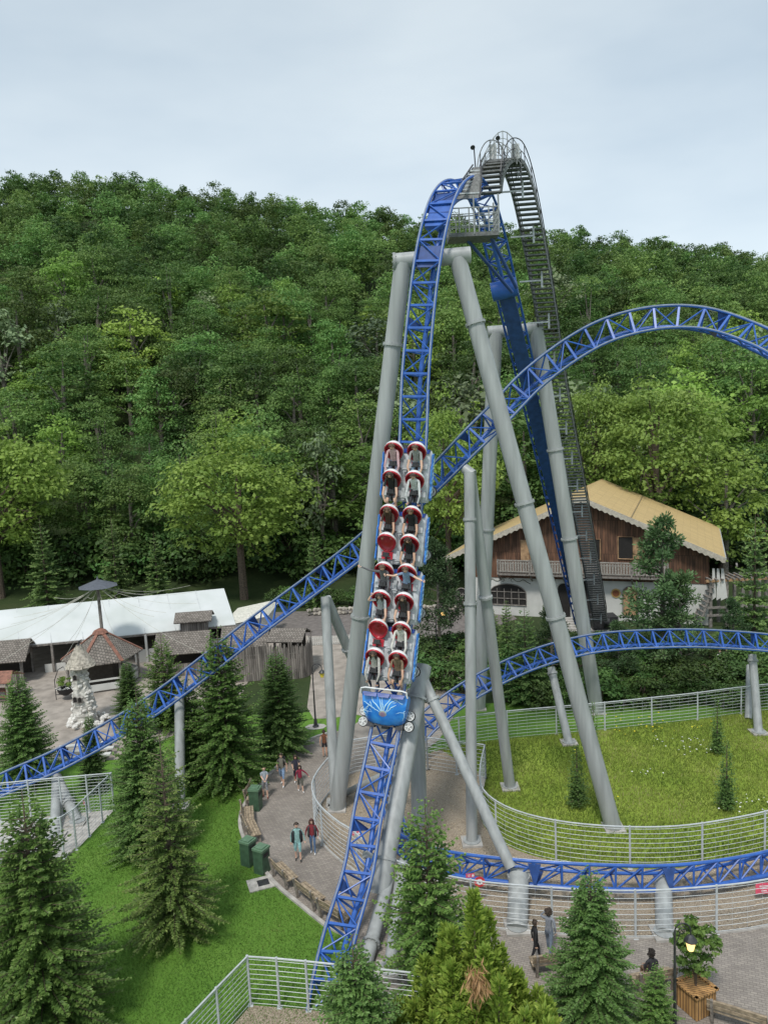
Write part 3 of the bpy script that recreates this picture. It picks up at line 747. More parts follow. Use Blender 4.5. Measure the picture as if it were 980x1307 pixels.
# ------------------------------------------------------------------ roller coaster track
def frames(ctrl, step):
    pts = [P(*c[:3]) for c in ctrl]; nr = [Vector(c[3]).normalized() for c in ctrl]
    pp, nn = smooth_path(pts, step, nr); out = []
    for i, p in enumerate(pp):
        t = (pp[min(i+1, len(pp)-1)]-pp[max(i-1, 0)]).normalized()
        n = (nn[i]-t*nn[i].dot(t)).normalized(); out.append((p, t, n, t.cross(n)))
    return out
GA = .60
def track(ctrl, label, step=.25, depth=.85, tie=4, girder=None, rail_mat=None, parent=None, chord=.105):
    fr = frames(ctrl, step); t = empty('coaster_track', fr[0][0], label, 'coaster track'); o0 = fr[0][0]
    for sg in (-1, 1):
        MB().tube([p+s*GA*sg-o0 for p, tt, n, s in fr], .068, 10).build('rail', rail_mat or BLUE, t, True)
        # polished running surface on top of the rail
        mb = MB(); q = [p+s*GA*sg+n*.05-o0 for p, tt, n, s in fr]; mb.tube(q, .034, 6); mb.build('running_surface', RAILTOP, t)
    if girder is None or girder[0] > 0:
        a = 0 if girder is None else 0
        lim = len(fr) if girder is None else girder[0]+1
        MB().tube([p-n*depth-o0 for p, tt, n, s in fr[:lim]], chord, 10).build('spine_tube', BLUE, t, True)
    if girder:
        mb = MB(); gf = fr[girder[0]:]
        for (p, tt, n, s), (p2, t2, n2, s2) in zip(gf, gf[1:]):
            a = p-n*.75-o0; b = p2-n2*.75-o0; vs = []
            for c, nn_, ss in ((a, n, s), (b, n2, s2)):
                vs += [c+ss*.42+nn_*.22, c-ss*.42+nn_*.22, c-ss*.42-nn_*.22, c+ss*.42-nn_*.22]
            mb.add(vs, [[0, 1, 5, 4], [1, 2, 6, 5], [2, 3, 7, 6], [3, 0, 4, 7]])
        mb.build('box_girder', BLUED, t)
    mb = MB()
    for i in range(0, len(fr)-1, tie):
        p, tt, n, s = fr[i]; q = p-o0; isg = girder and i >= girder[0]
        A = q+s*GA-n*.04; B = q-s*GA-n*.04; C = q-n*(.55 if isg else depth)
        mb.beam(A, B, .10, .085, n)
        mb.tube([A, C], .046, 5); mb.tube([B, C], .046, 5)
        j = i+tie
        if j < len(fr):
            p2, t2, n2, s2 = fr[j]; q2 = p2-o0; isg2 = girder and j >= girder[0]; C2 = q2-n2*(.55 if isg2 else depth)
            A2 = q2+s2*GA-n2*.04; B2 = q2-s2*GA-n2*.04
            k = (i//tie) % 2
            mb.tube([A if k else B, B2 if k else A2], .034, 5)
            mb.tube([C, A2], .04, 5); mb.tube([C, B2], .04, 5)
    mb.build('bracing', BLUE, t)
    return t, fr
def gusset(t, fr, i, o0, wide=.5, L=1, top=False):
    mb = MB(); 
    for sg in (-1, 1):
        a = fr[i-L]; b = fr[i+L]; m_ = fr[i]
        mb.prism([a[0]+a[3]*GA*sg*.95-a[2]*.08-o0, b[0]+b[3]*GA*sg*.95-b[2]*.08-o0, m_[0]+m_[3]*.12*sg-m_[2]*.95-o0], m_[3]*.03*sg)
    a = fr[i-L]; b = fr[i+L]
    if top: mb.prism([a[0]+a[3]*.5-a[2]*.12-o0, a[0]-a[3]*.5-a[2]*.12-o0, b[0]-b[3]*.5-b[2]*.12-o0, b[0]+b[3]*.5-b[2]*.12-o0], -a[2]*.03)
    mb.build('gusset_plate', BLUED, t)
DROP = [(403, 1385, 21.6, (-.1, -.3, 1)), (412, 1312, 23.0, (-.1, -.35, 1)), (421, 1250, 24.2, (-.15, -.5, .9)), (434, 1192, 25.7, (-.2, -.65, .75)), (457, 1112, 27.7, (-.3, -.8, .55)), (470, 1035, 29.2, (-.35, -.9, .35)),
        (491, 935, 31.0, (-.27, -.93, .2)), (501, 855, 32.0, (-.27, -.94, .1)), (511, 760, 32.8, (-.28, -.95, .05)), (520, 660, 33.4, (-.28, -.95, .05)), (527, 560, 33.8, (-.28, -.95, .05)), (530, 480, 34.1, (-.30, -.93, .08)), (537, 400, 34.4, (-.38, -.88, .15)),
        (545, 335, 34.8, (-.34, -.85, .3)), (556, 280, 35.4, (-.28, -.75, .55)), (569, 244, 36.4, (-.15, -.5, .85)), (585, 228, 37.8, (0, -.1, 1)), (601, 232, 39.4, (.1, .3, .95)), (618, 262, 41.2, (.15, .6, .8)), (632, 310, 42.8, (.15, .75, .6)),
        (647, 375, 44.5, (.1, .8, .55)), (665, 452, 47.2, (.05, .8, .6)), (682, 525, 50, (.05, .8, .6)), (700, 602, 53.2, (.05, .8, .6)), (722, 700, 58.4, (.05, .8, .6)), (743, 795, 64.2, (.05, .8, .6))]
tmp = frames(DROP, .25)
gi = next(i for i, f in enumerate(tmp) if f[0].y > 44.2)
gi -= gi % 4
dt, dfr = track(DROP, 'blue track of the steep drop and the chain lift behind it, carrying the train', girder=(gi,))
o0 = dfr[0][0]
def idx_at(fr, py, ymax=38):
    return min((i for i in range(len(fr)) if fr[i][0].y < ymax), key=lambda i: abs(proj(fr[i][0])[1]-py))
def near_idx(fr, px, py):
    return min(range(len(fr)), key=lambda i: (proj(fr[i][0])[0]-px)**2+(proj(fr[i][0])[1]-py)**2)
for py, L_, tp in ((256, 3, True), (325, 2, True), (408, 1, False), (1055, 1, False), (1130, 1, False)): gusset(dt, dfr, idx_at(dfr, py), o0, L=L_, top=tp)
# crest plates in blue and the brake box under the lift
mb = MB(); i0 = idx_at(dfr, 270)
for i in (i0,):
    f = dfr[i]; mb.box(f[0]-f[2]*.25-o0, (.5, .75, .12), Matrix((f[3], f[1], f[2])).transposed())
mb.build('drive_cover', BLUE, dt)
f = dfr[gi+1]; Mx = Matrix((f[3], f[1], f[2])).transposed()
MB().tube([f[0]-f[2]*1.0-f[3]*.7-o0, f[0]-f[2]*1.0+f[3]*.7-o0], .52, 18).build('chain_wheel_drum', BLUE, dt, True)
HILL = [(-60, 1035, 38.0, (0, -.75, .66)), (0, 1003, 38.4, (0, -.75, .66)), (90, 962, 39.0, (0, -.75, .66)), (200, 897, 39.5, (0, -.75, .66)), (330, 797, 40, (0, -.75, .66)), (400, 745, 40.1, (0, -.75, .66)), (462, 697, 39.6, (0, -.78, .62)),
        (540, 625, 37.9, (0, -.8, .6)), (600, 564, 36.9, (0, -.82, .57)), (640, 524, 37.2, (0, -.84, .54)), (680, 483, 37.3, (0, -.86, .5)), (730, 445, 37, (0, -.88, .47)), (780, 419, 36.6, (0, -.9, .44)), (840, 405, 36.2, (0, -.9, .44)), (900, 406, 35.4, (0, -.88, .48)), (960, 425, 34.2, (0, -.85, .52)), (1010, 452, 33, (-.1, -.8, .6)), (1070, 500, 31.5, (-.1, -.8, .6))]
ht, hfr = track(HILL, 'blue track rising from the left edge to a high arch at the right')
for px, py in ((78, 968), (228, 876), (325, 800), (412, 736), (600, 564), (680, 483), (915, 410)): gusset(ht, hfr, near_idx(hfr, px, py), hfr[0][0])
LOOP = [(1060, 838, 43.5, (0, -.6, .8)), (1000, 823, 44.5, (0, -.65, .75)), (920, 816, 45, (0, -.7, .7)), (850, 815, 45.2, (0, -.7, .7)), (760, 821, 45, (0, -.7, .7)), (680, 842, 44.4, (0, -.7, .7)), (605, 878, 43.4, (.1, -.7, .7)), (548, 920, 42.2, (.3, -.6, .7)),
        (519, 958, 40.6, (.5, -.45, .7)), (503, 1000, 38.2, (.7, 0, .8)), (503, 1040, 35.2, (.65, .2, .8)), (517, 1066, 32.8, (.5, .45, .8)), (548, 1083, 31.2, (.3, .6, .75)), (600, 1096, 30, (.1, .7, .7)), (700, 1106, 28.9, (0, .7, .7)), (780, 1110, 28.6, (0, .7, .7)), (850, 1110, 28.6, (0, .7, .7)), (920, 1102, 29, (0, .7, .7)), (990, 1086, 29.8, (0, .7, .7)), (1070, 1055, 31, (-.1, .7, .7))]
lt, lfr = track(LOOP, 'low blue track looping round the round meadow, from its back to the front fence', depth=.75)
for px, py in ((965, 820), (720, 830), (845, 1110), (680, 1104), (600, 878)): gusset(lt, lfr, near_idx(lfr, px, py), lfr[0][0])

# ------------------------------------------------------------------ supports
def support(label, legs, flanges=(), beams=(), feet=(), caps=True):
    o0 = Vector(legs[0][1]); t = empty('support_column', o0, label, 'support column')
    for a, b, r in legs: MB().tube([Vector(a)-o0, Vector(b)-o0], r, 20).build('leg', STEEL, t, True)
    for a, b, r in beams: MB().tube([Vector(a)-o0, Vector(b)-o0], r, 20).build('crossbeam', STEEL, t, True)
    for p, ax, r in flanges:
        ax = Vector(ax).normalized(); p = Vector(p)-o0; mb = MB()
        mb.tube([p-ax*.05, p+ax*.05], r, 20)
        u = ax.orthogonal().normalized(); v = ax.cross(u)
        for k in range(10):
            a = k*.628; q = p+(u*math.cos(a)+v*math.sin(a))*(r-.03); mb.tube([q-ax*.09, q+ax*.09], .02, 6)
        mb.build('flange', STEEL, t, True)
    for p in feet:
        p = Vector(p)-o0; mb = MB(); mb.box(p+Vector((0, 0, .05)), (.46, .46, .05)); mb.build('footing', CONC, t)
        mb = MB(); mb.lathe([(.40, .10), (.40, .14), (.28, .145)], p, 16); mb.build('base_plate', STEEL, t)
    return t
def lerpP(a, b, t): return Vector(a).lerp(Vector(b), t)
def legf(a, b, ts, r): return [(lerpP(a, b, t), Vector(b)-Vector(a), r) for t in ts]
i = idx_at(dfr, 328); f = dfr[i]; cb = f[0]-f[2]*.95
cl = P(503, 334, cb.y); crr = P(600, 325, cb.y)
a1, b1 = P(514, 336, cb.y), G(430, 1033)
a2, b2 = P(584, 330, cb.y), G(783, 1058)
support('tall grey two legged support at the top of the drop, right leg reaching the meadow', [(a1, b1, .39), (a2, b2, .39)], legf(a1, b1, (.135, .62), .47)+legf(a2, b2, (.11, .42, .62), .47)+[(cl, (1, 0, 0), .41)],
        [(cl, crr, .37)], [b2, b1])
i = idx_at(dfr, 868); f = dfr[i]; tj = f[0]-f[2]*1.0
e1 = P(540, 850, 33.3); e2 = P(484, 1142, 28.2); g1 = G(462, 1246)
support('thick grey inclined column with an open cut end, running beside the lower drop track',
        [(e1, e2, .38), (P(497, 1118, 28.9), g1, .26), (P(513, 1100, 29.4), G(497, 1240), .22)], legf(e1, e2, (.16, ), .48)+[(lerpP(P(497, 1118, 28.9), g1, .70), g1-P(497, 1118, 28.9), .34), (lerpP(e1, e2, .86), e2-e1, .42)],
        [(P(487, 1100, 29), P(465, 1090, 28.8), .16)], [g1, G(497, 1240)])
rb = G(536, 1075)
support('straight grey column standing in the gravel bed behind the inclined column', [(P(531, 880, 34.3), rb, .36)], [(P(531, 882, 34.3), (0, 0, 1), .42)], [(P(438, 1014, 38.2), P(533, 968, 34.8), .17)], [rb])
db = P(662, 1118, 28.75); da = P(533, 852, 33.2)
support('thin grey diagonal strut leaning from the train to the low front track', [(da, P(652, 1108, 28.8), .23), (db, G(660, 1186), .40)], legf(da, db, (.17,), .31)+[(db, (0, 0, 1), .47)], (), [G(660, 1186)])
c1, d1 = P(599, 603, 36.0), G(602, 1076)
d1b = G(651, 1006)
support('slim vertical grey column with a slanting back leg under the rising blue track', [(c1, d1, .255), (P(600, 606, 36.3), d1b, .28)], legf(c1, d1, (.13, .36), .32)+legf(c1, d1b, (.37,), .35), [(P(593, 598, 36.3), P(604, 606, 36.0), .24)], [d1, d1b])
l1, m1 = P(632, 424, 47.6), G(611, 905)
l2, m2 = P(684, 421, 47.6), G(762, 910)
support('tall grey two legged support under the lift behind the big front column', [(l1, m1, .44), (l2, m2, .44)], legf(l1, m1, (.5,), .53)+legf(l2, m2, (.3, .53), .53), [(P(622, 424, 47.6), P(692, 419, 47.6), .37)], [m1, m2])
q1 = P(415, 762, 40.7)
support('grey A shaped support under the rising track beside the white picket fence', [(q1, G(428, 1026), .255), (q1+Vector((.05, .1, -.1)), G(495, 948), .27)], legf(q1, G(495, 948), (.33,), .34), (), [G(428, 1026)])
q2 = P(229, 889, 40)
support('short grey column half hidden by firs under the left track', [(q2, G(230, 1030), .26)], (), (), [G(230, 1030)])
q3 = P(72, 992, 39.4)
support('short grey A shaped support under the track inside the left fence pen', [(q3, G(70, 1070), .24), (q3, G(99, 1050), .26)], legf(q3, G(99, 1050), (.6,), .33), (), [G(70, 1070), G(99, 1050)])
for px, py, bx_, by_, d_, lab in ((703, 852, 726, 949, 45.3, 'pale grey column under the back track left of the diagonal column'), (960, 836, 968, 936, 45.4, 'grey column under the back track at the right of the meadow')):
    a = P(px, py, d_); b = G(bx_, by_); support(lab, [(a, b, .24)], legf(a, b, (.08,), .31), (), [b])
a = P(846, 1124, 28.5); b = G(848, 1193); support('short thick grey column under the front track behind the wire fence', [(a, b, .33)], (), (), [b])
a = P(957, 850, 47.5); b = G(955, 918); support('dark grey column behind the pale one at the right of the meadow', [(a, b, .22)], (), (), [])

# ------------------------------------------------------------------ lift stairs, platforms
st = [(624, 246, 39.5), (627, 224, 39.8), (634, 209, 40.2), (644, 204, 40.8), (655, 211, 41.5), (665, 236, 42.4), (675, 278, 43.6), (685, 330, 44.9), (697, 400, 46.8), (707, 470, 49), (720, 540, 51.4), (732, 602, 54), (750, 700, 59), (766, 792, 64.6)]
sf = smooth_path([P(*q) for q in st], .30)
s0 = sf[0]; t = empty('lift_staircase', s0, 'grey metal staircase curving up beside the chain lift, seen from below', 'staircase')
side = Vector((1, -.12, 0)).normalized(); Z = Vector((0, 0, 1)); ex = Vector((0, -1, .2))
def nrm_at(pts, i):
    tt = (pts[min(i+1, len(pts)-1)]-pts[max(i-1, 0)]).normalized(); n = side.cross(tt)
    if n.z < 0: n = -n
    return n
mb = MB()
for i, p in enumerate(sf): mb.box(p-s0, (.56, .21, .035), Matrix((side, side.cross(Z)*-1, Z)).transposed())
mb.build('treads', GRATE, t)
for sg in (-1, 1):
    mb = MB()
    for a, b in zip(sf, sf[1:]): mb.beam(a+side*.58*sg-s0, b+side*.58*sg-s0, .06, .24)
    mb.build('stringer', GRATE, t)
    mb = MB(); hp = [p+side*.58*sg+nrm_at(sf, i)*.2+Z*.85-s0 for i, p in enumerate(sf)]; mb.tube(hp, .028, 5); mb.tube([(a+ (p-s0+side*.58*sg))/2 for a, p in zip(hp, sf)], .02, 5)
    for i in range(0, len(sf), 4): mb.tube([sf[i]+side*.58*sg-s0, hp[i]], .024, 5)
    mb.build('handrail', GRATE if sg < 0 else DARKM, t, True)
for i in range(6, len(sf)-3, 9):          # brackets to the lift girder
    b0 = sf[i]; mb = MB(); mb.beam(b0+side*.15-s0+Vector((0, -.05, -.08)), b0+side*.15-s0+Vector((0, -.05, -1.0)), .08, .08); mb.beam(b0+side*.15-s0+Vector((0, -.05, -.6)), b0-side*1.1-s0+Vector((0, -.05, -.6)), .07, .08)
    mb.build('bracket', GALV, t)
mb = MB()                                   # broad side plate of the arch at the top
arc = [i for i in range(len(sf)) if proj(sf[i])[1] < 262]
for i in arc[:-1]:
    a, b = sf[i]-side*.62-s0, sf[i+1]-side*.62-s0; n = nrm_at(sf, i); n2 = nrm_at(sf, i+1)
    mb.add([a+n*.05, b+n2*.05, b-n2*.35, a-n*.35], [[0, 1, 2, 3]])
mb.build('edge_plate', GALV, t)

RAILM = mat('railing_grey', (.30, .315, .31), .55, .2, .15, 8)
def railing(mb, pts, h=1.05, r=.024, mid=2, every=1):
    pts = [Vector(p) for p in pts]; mb.tube([p+Z*h for p in pts], r, 5)
    for k in range(mid): mb.tube([p+Z*h*(k+1)/(mid+1) for p in pts], r*.7, 5)
    for p in pts[::every]: mb.tube([p, p+Z*h], r, 5)
# top platform
c = P(640, 213, 41.2); t = empty('crest_platform', c, 'grey service platform with hooped railing on top of the lift', 'platform')
MB().box((0, .2, .25), (.62, .55, .03)).build('floor', GRATE, t)
mb = MB(); arcp = [Vector((-.9+1.8*k/8, -.6, -.45+1.0*math.sin(math.pi*k/8))) for k in range(9)]
railing(mb, arcp, 1.0); railing(mb, [p+Vector((0, 1.5, 0)) for p in arcp], 1.0)
for k in (0, 8): railing(mb, [arcp[k].lerp(arcp[k]+Vector((0, 1.5, 0)), q/3) for q in range(4)], 1.0)
mb.build('railing', RAILM, t)
for x, z, w_ in ((-.48, .62, .17), (.66, .60, .18)): MB().box((x, -.35, z), (w_, .14, .36)).build('cabinet', mat('cabinet_grey', (.55, .56, .55), .5), t)
# floodlights
for px, py, d_, by_, lab in ((603, 187, 39.6, 232, 'floodlight on a thin mast left of the crest platform'), (635, 175, 40.6, 196, 'floodlight above the middle of the crest railing'), (663, 206, 41, 232, 'floodlight on a mast right of the crest platform')):
    q = P(px, py, d_); b = P(px+(5 if px < 610 else 2), by_, d_); t = empty('floodlight', b, lab, 'floodlight'); r_ = q-b
    MB().tube([(0, 0, 0), (r_.x*.5, 0, r_.z*.97), r_], .03, 6).build('mast', DARKM, t, True)
    MB().lathe([(.04, -.09), (.12, .07), (.11, .09)], r_, 12, Matrix.Rotation(R(130), 3, 'X')).build('lamp_head', DARKM, t, True)
# work cage
c = P(603, 303, 37.9); t = empty('service_cage', c, 'grey railed service cage hanging between drop and lift at the crest', 'service cage')
W_, D_ = 1.15, .75
MB().box((0, 0, 0), (W_, D_, .09)).build('floor', GRATE, t)
mb = MB()
n = 5
for y_ in (-D_, D_):
    pts = [(-W_+2*W_*k/n, y_, .09) for k in range(n+1)]; railing(mb, pts, 1.1, .03, 3)
for x_ in (-W_, W_): railing(mb, [(x_, -D_+2*D_*k/4, .09) for k in range(5)], 1.1, .03, 3)
for x_, y_ in ((-W_, -D_), (W_, -D_), (0, -D_), (W_, D_)): mb.tube([(x_, y_, 0), (x_, y_, 1.75)], .04, 6)
mb.build('railing', RAILM, t)
mb = MB(); mb.tube([(.9, 0, -.05), (2.3, 1.5, -2.2)], .09, 8); mb.tube([(-.2, .3, -.05), (2.2, 2.2, -2.3)], .08, 8); mb.build('strut', BLUED, t, True)
# curved walkway panel between the tracks
t = empty('curved_walkway', P(600, 250, 38), 'grey curved walkway panel with treads left of the crest platform', 'walkway'); o0w = P(600, 250, 38)
wp = [P(597, 253, 37.2), P(600, 232, 37.5), P(606, 213, 38.2)]; wws = [.55, .5, .22]
mb = MB(); mb.prism([wp[0]+Vector((-.55, 0, 0))-o0w, wp[0]+Vector((.5, 0, 0))-o0w, wp[1]+Vector((.5, 0, .1))-o0w, wp[2]+Vector((.25, 0, 0))-o0w, wp[2]+Vector((-.1, 0, 0))-o0w, wp[1]+Vector((-.4, 0, 0))-o0w], (0, .06, .02)); mb.build('panel', GRATE, t)
mb = MB()
for k in range(7): 
    q = wp[0].lerp(wp[2], .15+.12*k)-o0w; ww_ = .5-.04*k; mb.box(q+Vector((0, -.06, 0)), (ww_, .05, .035))
mb.build('treads', GALV, t)
mb = MB(); mb.tube([wp[0]+Vector((.55, -.05, 0))-o0w, wp[1]+Vector((.52, -.05, .1))-o0w, wp[2]+Vector((.27, -.05, .3))-o0w], .04, 6); mb.tube([wp[0]+Vector((-.6, -.05, 0))-o0w, wp[1]+Vector((-.45, -.05, 0))-o0w, wp[2]+Vector((-.1, -.05, .1))-o0w], .04, 6); mb.build('edge_rail', DARKM, t, True)

# ------------------------------------------------------------------ the train
def frame_at(py, off=0.):
    i = idx_at(dfr, py); p, tt, n, s = dfr[i]
    # the train travels down: forward is towards the low end of the list
    fw = -tt if True else tt
    sd_ = fw.cross(n)
    M = Matrix((sd_, fw, n)).transposed().to_4x4(); M.translation = p+fw*off
    return M
CARBLUE = mat('car_blue', (.05, .30, .78), .3, 0, .1, 2.2, 0, (.015, .13, .52), .3)
SPARK = mat('lightning_print', (.55, .82, .95), .35, 0, .05, 4)
tr = empty('roller_coaster_train', frame_at(905).translation, 'blue and white coaster train with red seats diving down the drop track', 'coaster train')
Tinv = Matrix.Translation(-tr.location)
def seat_mesh():
    rim, inn, white = MB(), MB(), MB()
    return
RC = R(56)                                  # how far the seats lean back
TAU = Vector((0, -math.sin(RC), math.cos(RC))); CH = Vector((0, math.cos(RC), math.sin(RC))); SX = Vector((1, 0, 0))
def bucket(w0, h0, dp, lip, c):
    """open shell bucket: an egg outline, hollow towards the chest side"""
    vs = []; fs = []; seg = 22; rings = 6
    for j in range(rings+1):
        q = j/rings
        for k in range(seg):
            a = 2*math.pi*k/seg; rr_ = math.sin(q*math.pi/2)**.7
            ww = w0*(1.0 if math.sin(a) > 0 else 1-.18*abs(math.sin(a)))
            p = c+SX*(math.cos(a)*ww*rr_)+TAU*(math.sin(a)*h0*rr_)-CH*(dp*math.cos(q*math.pi/2))+CH*(lip*max(0, math.sin(a))*q**3)
            vs.append(p)
    for j in range(rings):
        for k in range(seg): fs.append([j*seg+k, j*seg+(k+1) % seg, (j+1)*seg+(k+1) % seg, (j+1)*seg+k])
    return vs, fs
def build_car(M, parent):
    ch = MB()                                # white body tub over two rows
    n = 10
    ys_ = [-1.12, -1.0, .98, 1.12]
    prof = [(-.95, .38), (-1.06, .62), (-.98, .80), (-.80, .86), (.80, .86), (.98, .80), (1.06, .62), (.95, .38)]
    vs = []; 
    for k, y_ in enumerate(ys_):
        s_ = .93 if k in (0, 3) else 1
        vs += [Vector((x*s_, y_, z if s_ == 1 else (z-.55)*.9+.52)) for x, z in prof]
    m_ = len(prof); fs = [[a*m_+i, a*m_+(i+1) % m_, (a+1)*m_+(i+1) % m_, (a+1)*m_+i] for a in range(3) for i in range(m_)]+[list(range(m_))[::-1], [3*m_+i for i in range(m_)]]
    ch.add(vs, fs)
    for y_ in (-.42, .78):                   # raised floor ledges between the rows
        ch.box((0, y_, .90), (.93, .12, .05))
    car = ch.build('car', mat('car_grey_white', (.50, .51, .53), .35, 0, .12, 5), parent, True, M)
    mb = MB(); mb.box((0, 0, .16), (.72, 1.05, .11)); mb.box((0, -1.2, .3), (.55, .14, .14)); mb.build('chassis', DARKM, car)
    mb = MB()
    mb.box((0, -1.05, .78), (.97, .085, .13)); mb.build('rear_bumper', mat('navy_panel', (.02, .06, .28), .35), car)
    for sg in (-1, 1):
        mb = MB(); pts = [(-1.0, .50), (-.94, .80), (-.5, .74), (-.38, .84), (.3, .80), (.42, .72), (.92, .80), (1.02, .62), (.95, .46), (0, .44)]
        mb.prism([Vector((sg*1.065, y_, z)) for y_, z in pts], (sg*.05, 0, 0)); p_ = mb.build('side_panel', CARBLUE, car)
        mb = MB()
        for k in range(3):
            y0 = -.8+.6*k; zz = [.50, .60, .55, .68, .60, .74]
            mb.tube([Vector((sg*1.12, y0+.1*i, z)) for i, z in enumerate(zz)], [.018]*5+[.004], 4)
        mb.build('lightning', SPARK, p_)
        for y_ in (.62,):                    # wheel bogie outside the rail
            c = Vector((sg*.98, y_, .06))
            mb = MB(); mb.lathe([(.05, -.06), (.24, -.06), (.25, -.04), (.25, .04), (.24, .06), (.05, .06)], c+Vector((sg*.0, 0, 0)), 18); w_ = mb.build('wheel', BLACK, car, True)
            mb = MB()
            for k in range(5):
                a = k*1.2566; mb.beam(c+Vector((0, 0, .075)), c+Vector((math.cos(a)*.2, math.sin(a)*.2, .075)), .055, .03)
            mb.lathe([(.06, .055), (.06, .11)], c, 10); mb.lathe([(.215, .062), (.215, .078), (.17, .078), (.17, .062)], c, 18); mb.build('wheel_hub', mat('wheel_hub', (.62, .62, .60), .4, .2), car)
            mb = MB(); mb.box(c+Vector((-sg*.2, 0, -.02)), (.14, .36, .16)); mb.lathe([(.15, -.05), (.16, .05)], c+Vector((-sg*.30, .3, .12)), 14, Matrix.Rotation(math.pi/2, 3, 'Y')); mb.build('bogie', DARKM, car)
    seats = []
    for y_ in (-.62, .57):
        for x_ in (.50, -.50):
            c = Vector((x_, y_, 1.0))
            cc = c+TAU*.42
            vs, fs = bucket(.425, .50, .26, .13, cc-CH*.05); mb = MB(); mb.add(vs, fs); sh = mb.build('seat_shell', WHITEP, car, True)
            md = sh.modifiers.new('thick', 'SOLIDIFY'); md.thickness = .05; md.offset = 1
            vs, fs = bucket(.39, .46, .20, .15, cc+CH*.02); mb = MB(); mb.add(vs, fs); se = mb.build('seat', REDP, car, True)
            md = se.modifiers.new('thick', 'SOLIDIFY'); md.thickness = .06; md.offset = 0
            mb = MB(); mb.box(c+Vector((0, .20, -.06)), (.24, .16, .05)); mb.build('seat_cushion', REDP, car)
            mb = MB(); mb.box(c+Vector((0, .50, -.16)), (.26, .07, .10)); mb.build('foot_well', mat('console_grey', (.35, .36, .37), .5), car)
            mb = MB(); q = c+Vector((0, .16, .20)); mb.box(q, (.13, .09, .07)); mb.tube([q+Vector((-.2, .08, .02)), q+Vector((.2, .08, .02))], .028, 6)
            mb.tube([q, c+Vector((0, .55, .0))], .035, 6); mb.build('lap_bar', BLACK, car, True)
    for y_ in (-.5, .7):
        mb = MB(); mb.box((0, y_+.1, .98), (.07, .26, .10)); mb.tube([(-.12, y_+.25, 1.09), (.12, y_+.25, 1.09)], .03, 6); mb.build('seat_console', mat('console_grey', (.35, .36, .37), .5), car)
    return car
CARS = [frame_at(839), frame_at(760), frame_at(684.5), frame_at(608)]
for M in CARS: build_car(Tinv @ M, tr)
# nose
Mn = frame_at(905)
mb = MB(); prof = []; vs = []; rows = [(-.52, .97, .98, .42), (-.40, .98, 1.02, .30), (0.0, .93, .90, .18), (.34, .86, .70, .05), (.60, .77, .48, .0), (.66, .72, .34, .02)]
for y_, w_, top, bot in rows:
    for k in range(13):
        x = -1+2*k/12; vs.append(Vector((x*w_, y_-.10*(1-x*x)*-1*(y_ > .3), top-.16*x*x)))
    vs += [Vector((w_, y_, bot)), Vector((-w_, y_, bot))]
m_ = 15; nr_ = len(rows); fs = [[a*m_+i, a*m_+(i+1) % m_, (a+1)*m_+(i+1) % m_, (a+1)*m_+i] for a in range(nr_-1) for i in range(m_)]+[list(range(m_))[::-1], [(nr_-1)*m_+i for i in range(m_)]]
mb.add(vs, fs); nose = mb.build('nose', CARBLUE, tr, True, Tinv @ Mn)
def nz_top(x, y_):                        # height of the nose surface
    ys_ = [r_[0] for r_ in rows]; tp = [r_[2] for r_ in rows]; ww = [r_[1] for r_ in rows]
    return float(np.interp(y_, ys_, tp))-.16*(x/float(np.interp(y_, ys_, ww)))**2
mb = MB(); rl = random.Random(8); ec = (0.02, .30)
for k in range(17):
    a = -2.9+5.8*k/16+rl.uniform(-.1, .1); a -= math.pi/2
    x, y_ = ec[0]+math.cos(a)*.16, ec[1]+math.sin(a)*.13; pts = []; st_ = a; L_ = rl.uniform(.5, 1.05)
    for j in range(9):
        pts.append(Vector((x, y_, nz_top(x, y_)+.006))); st_ += rl.uniform(-.55, .55); st_ = a+(st_-a)*.6
        x += math.cos(st_)*L_/9; y_ += math.sin(st_)*L_/9
        if abs(x) > .92 or y_ < -.42 or y_ > .56: break
    if len(pts) > 2: mb.tube(pts, [.026*(1-.8*j/len(pts))+.004 for j in range(len(pts))], 4, False)
for k in range(9):
    x, y_ = rl.choice((-.9, -.6, .6, .9, .75, -.8)), rl.uniform(-.3, .4); a = math.atan2(ec[1]-y_, ec[0]-x)+rl.uniform(-.8, .8); pts = []
    for j in range(6):
        if abs(x) > .94 or y_ < -.42 or y_ > .56: break
        pts.append(Vector((x, y_, nz_top(x, y_)+.006))); st_ = a+rl.uniform(-.9, .9); x += math.cos(st_)*.09; y_ += math.sin(st_)*.09
    if len(pts) > 2: mb.tube(pts, [.015*(1-.8*j/len(pts))+.003 for j in range(len(pts))], 4, False)
mb.build('lightning', SPARK, nose)
mb = MB(); vs = [Vector((ec[0], ec[1], nz_top(*ec)+.004))]
for k in range(28):
    a = k*math.pi/14; r_ = .30 if k % 2 else .20; x, y_ = ec[0]+math.cos(a)*r_*1.15, ec[1]+math.sin(a)*r_*.85; y_ = min(y_, .62); vs.append(Vector((x, y_, nz_top(x, y_)+.004)))
mb.add(vs, [[0, 1+k, 1+(k+1) % 28] for k in range(28)]); mb.build('spark_burst', mat('spark_burst', (.42, .72, .92), .35), nose)
tl = Matrix.Rotation(R(-35), 3, 'X')
mb = MB(); mb.lathe([(.165, 0), (.165, .04), (.125, .05)], Vector((ec[0], ec[1], nz_top(*ec)+.0)), 22, tl); em = mb.build('emblem', mat('emblem_silver', (.62, .64, .66), .25, .6), nose)
mb = MB(); mb.lathe([(.115, .045), (.11, .058)], Vector((ec[0], ec[1], nz_top(*ec)+.0)), 22, tl); mb.build('emblem_centre', mat('emblem_centre', (.30, .20, .30), .35), nose)
